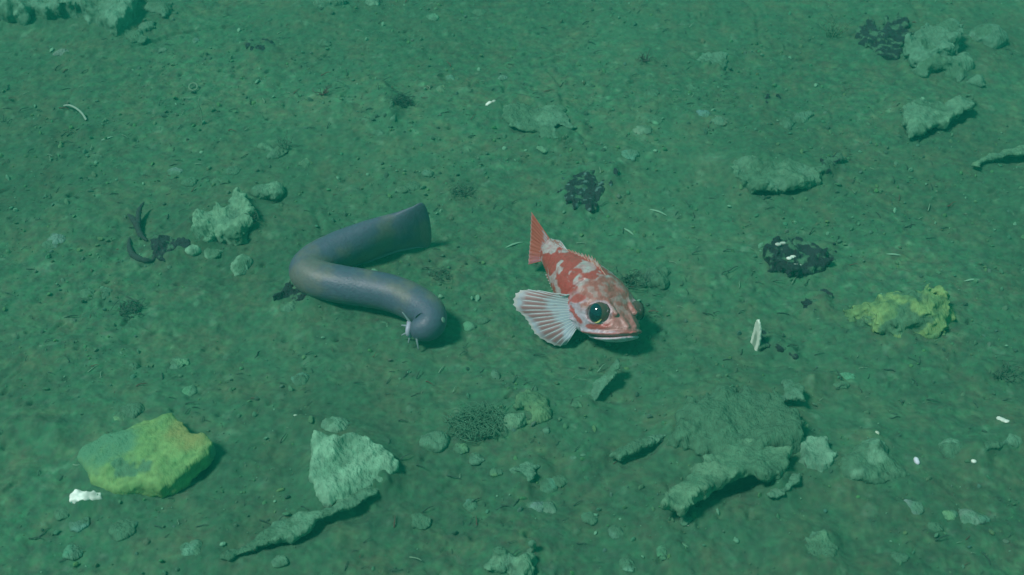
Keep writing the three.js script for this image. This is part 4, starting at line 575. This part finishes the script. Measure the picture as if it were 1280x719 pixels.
// ---------------------------------------------------------------- loose crumbs and fibres of the silt, beyond counting
{
  const r = rng(91), crumb = new THREE.IcosahedronGeometry(1, 1), A = crumb.attributes.position;
  for (let i = 0; i < A.count; i++) { const k = 1 + 0.45 * n3(A.getX(i) * 1.7 + 9, A.getY(i) * 1.7, A.getZ(i) * 1.7); A.setXYZ(i, A.getX(i) * k, A.getY(i) * k * 0.7, A.getZ(i) * k); } crumb.computeVertexNormals();
  const N = 10000, im = new THREE.InstancedMesh(crumb, mStuff, N), M = new THREE.Matrix4(), Q = new THREE.Quaternion(), E = new THREE.Euler(), C = new THREE.Color();
  for (let i = 0; i < N; i++) {
    let x, z; do { x = mix(FX0, FX1, r()); z = mix(FZ0, FZ1, r()); } while (fbm(x * 7 + 2, 5.5, z * 7, 3) + 0.35 < r() * 0.9);
    const s = 0.0006 + Math.pow(r(), 6) * 0.0024; E.set(r() * 6, r() * 6, r() * 6); Q.setFromEuler(E);
    M.compose(V(x, H(x, z) + s * 0.25, z), Q, V(s * (0.8 + r() * 0.8), s * 0.8, s)); im.setMatrixAt(i, M);
    const k = r(); const c = k < 0.10 ? mix3([0.09, 0.24, 0.15], PALE, r() * 0.5) : k < 0.2 ? [0.030, 0.085, 0.056] : mix3(SILT, DRAB, r() * 0.6).map((v) => v * (0.8 + r() * 0.5)); C.setRGB(...c); im.setColorAt(i, C);
  }
  im.name = 'silt_crumbs'; im.userData.kind = 'stuff'; im.userData.label = 'loose crumbs scattered over the silt'; scene.add(im);
  const shapes = [0, 1, 2].map((v) => whisker([[0, 0, 0], [0.3, 0.05 + v * 0.03, 0.04], [0.65, 0.05, 0.08 * (v - 1)], [1, -0.02, 0.05 * v]].map((q) => V(...q)), 0.05, 0.022, 8, 5));
  shapes.forEach((g, v) => {
    const n = 850, fm = new THREE.InstancedMesh(g, mStuff, n);
    for (let i = 0; i < n; i++) { let x, z; do { x = mix(FX0, FX1, r()); z = mix(FZ0, FZ1, r()); } while (fbm(x * 5 + 7, 1.5, z * 5, 3) + 0.25 < r() * 0.7);
      const L = 0.0035 + Math.pow(r(), 3) * 0.011; E.set(0, 0.7 + (r() - 0.5) * 2.6, (r() - 0.3) * 0.5); Q.setFromEuler(E); M.compose(V(x, H(x, z) + 0.0003, z), Q, V(L, L * (0.8 + r() * 0.8), L)); fm.setMatrixAt(i, M);
      const k = 0.7 + r() * 0.8; C.setRGB(...(r() < 0.12 ? [0.16, 0.28, 0.19] : r() < 0.08 ? [0.10, 0.04, 0.035] : [0.026 * k, 0.062 * k, 0.046 * k])); fm.setColorAt(i, C); }
    fm.name = 'drift_fibres_' + ['short', 'bent', 'curled'][v]; fm.userData.kind = 'stuff'; fm.userData.label = 'short dark fibres littering the silt'; scene.add(fm);
  });
}

// ---------------------------------------------------------------- the sea bottom: one sheet, fine where the picture looks
{
  const axis = (lo, hi) => { const a = []; for (let x = lo; x <= hi + 1e-9; x += FS) a.push(x); let s = FS * 1.25, x = hi; const up = []; while (x < 26) { x += s; s *= 1.12; up.push(x); } s = FS * 1.25; x = lo; const dn = []; while (x > -26) { x -= s; s *= 1.12; dn.unshift(x); } return [...dn, ...a, ...up]; };
  const xs = axis(FX0, FX1), zs = axis(FZ0, FZ1), nx = xs.length, nz = zs.length;
  const pos = new Float32Array(nx * nz * 3), col = new Float32Array(nx * nz * 3), uv = new Float32Array(nx * nz * 2);
  for (let j = 0; j < nz; j++) for (let i = 0; i < nx; i++) {
    const x = xs[i], z = zs[j], o = j * nx + i, inF = x > FX0 && x < FX1 && z > FZ0 && z < FZ1;
    let y = base(x, z);
    if (inF) y += fineAt(x, z) + 0.0017 * fbm(x * 60, 8.5, z * 60, 4) - 0.0009 * Math.abs(n3(x * 110, 2.5, z * 110));
    pos.set([x, y, z], o * 3); uv.set([x / 0.42, z / 0.42], o * 2);
    let c = SILT;
    if (inF) {
      c = mix3(SILT, DRAB, clamp(0.22 + 0.8 * fbm(x * 30, 3.3, z * 30, 4), 0, 1));
      const pale = clamp(0.5 * sstep(0.38, 0.75, fbm(x * 48, 6.1, z * 48, 4)) + fineAt(x, z, fineTint), 0, 0.85);
      c = mix3(c, [0.13, 0.29, 0.18], pale);
      const k = 1 + 0.30 * fbm(x * 4, 2.2, z * 4, 4) + 0.30 * n3(x * 190, 1.1, z * 190) + 0.16 * n3(x * 95, 4.1, z * 95);
      c = c.map((v) => v * k);
    }
    col.set(c, o * 3);
  }
  const idx = new Uint32Array((nx - 1) * (nz - 1) * 6); let q = 0;
  for (let j = 0; j < nz - 1; j++) for (let i = 0; i < nx - 1; i++) { const a = j * nx + i; idx.set([a, a + nx, a + 1, a + 1, a + nx, a + nx + 1], q); q += 6; }
  const g = new THREE.BufferGeometry();
  g.setAttribute('position', new THREE.BufferAttribute(pos, 3)); g.setAttribute('color', new THREE.BufferAttribute(col, 3)); g.setAttribute('uv', new THREE.BufferAttribute(uv, 2));
  g.setIndex(new THREE.BufferAttribute(idx, 1)); g.computeVertexNormals();
  const m = new THREE.Mesh(g, mSilt); m.name = 'seabed_ground'; m.userData.kind = 'structure'; m.userData.label = 'soft green silt bottom with grooves and crumbs'; scene.add(m);
}


shadows(scene);
renderer.render(scene, camera);
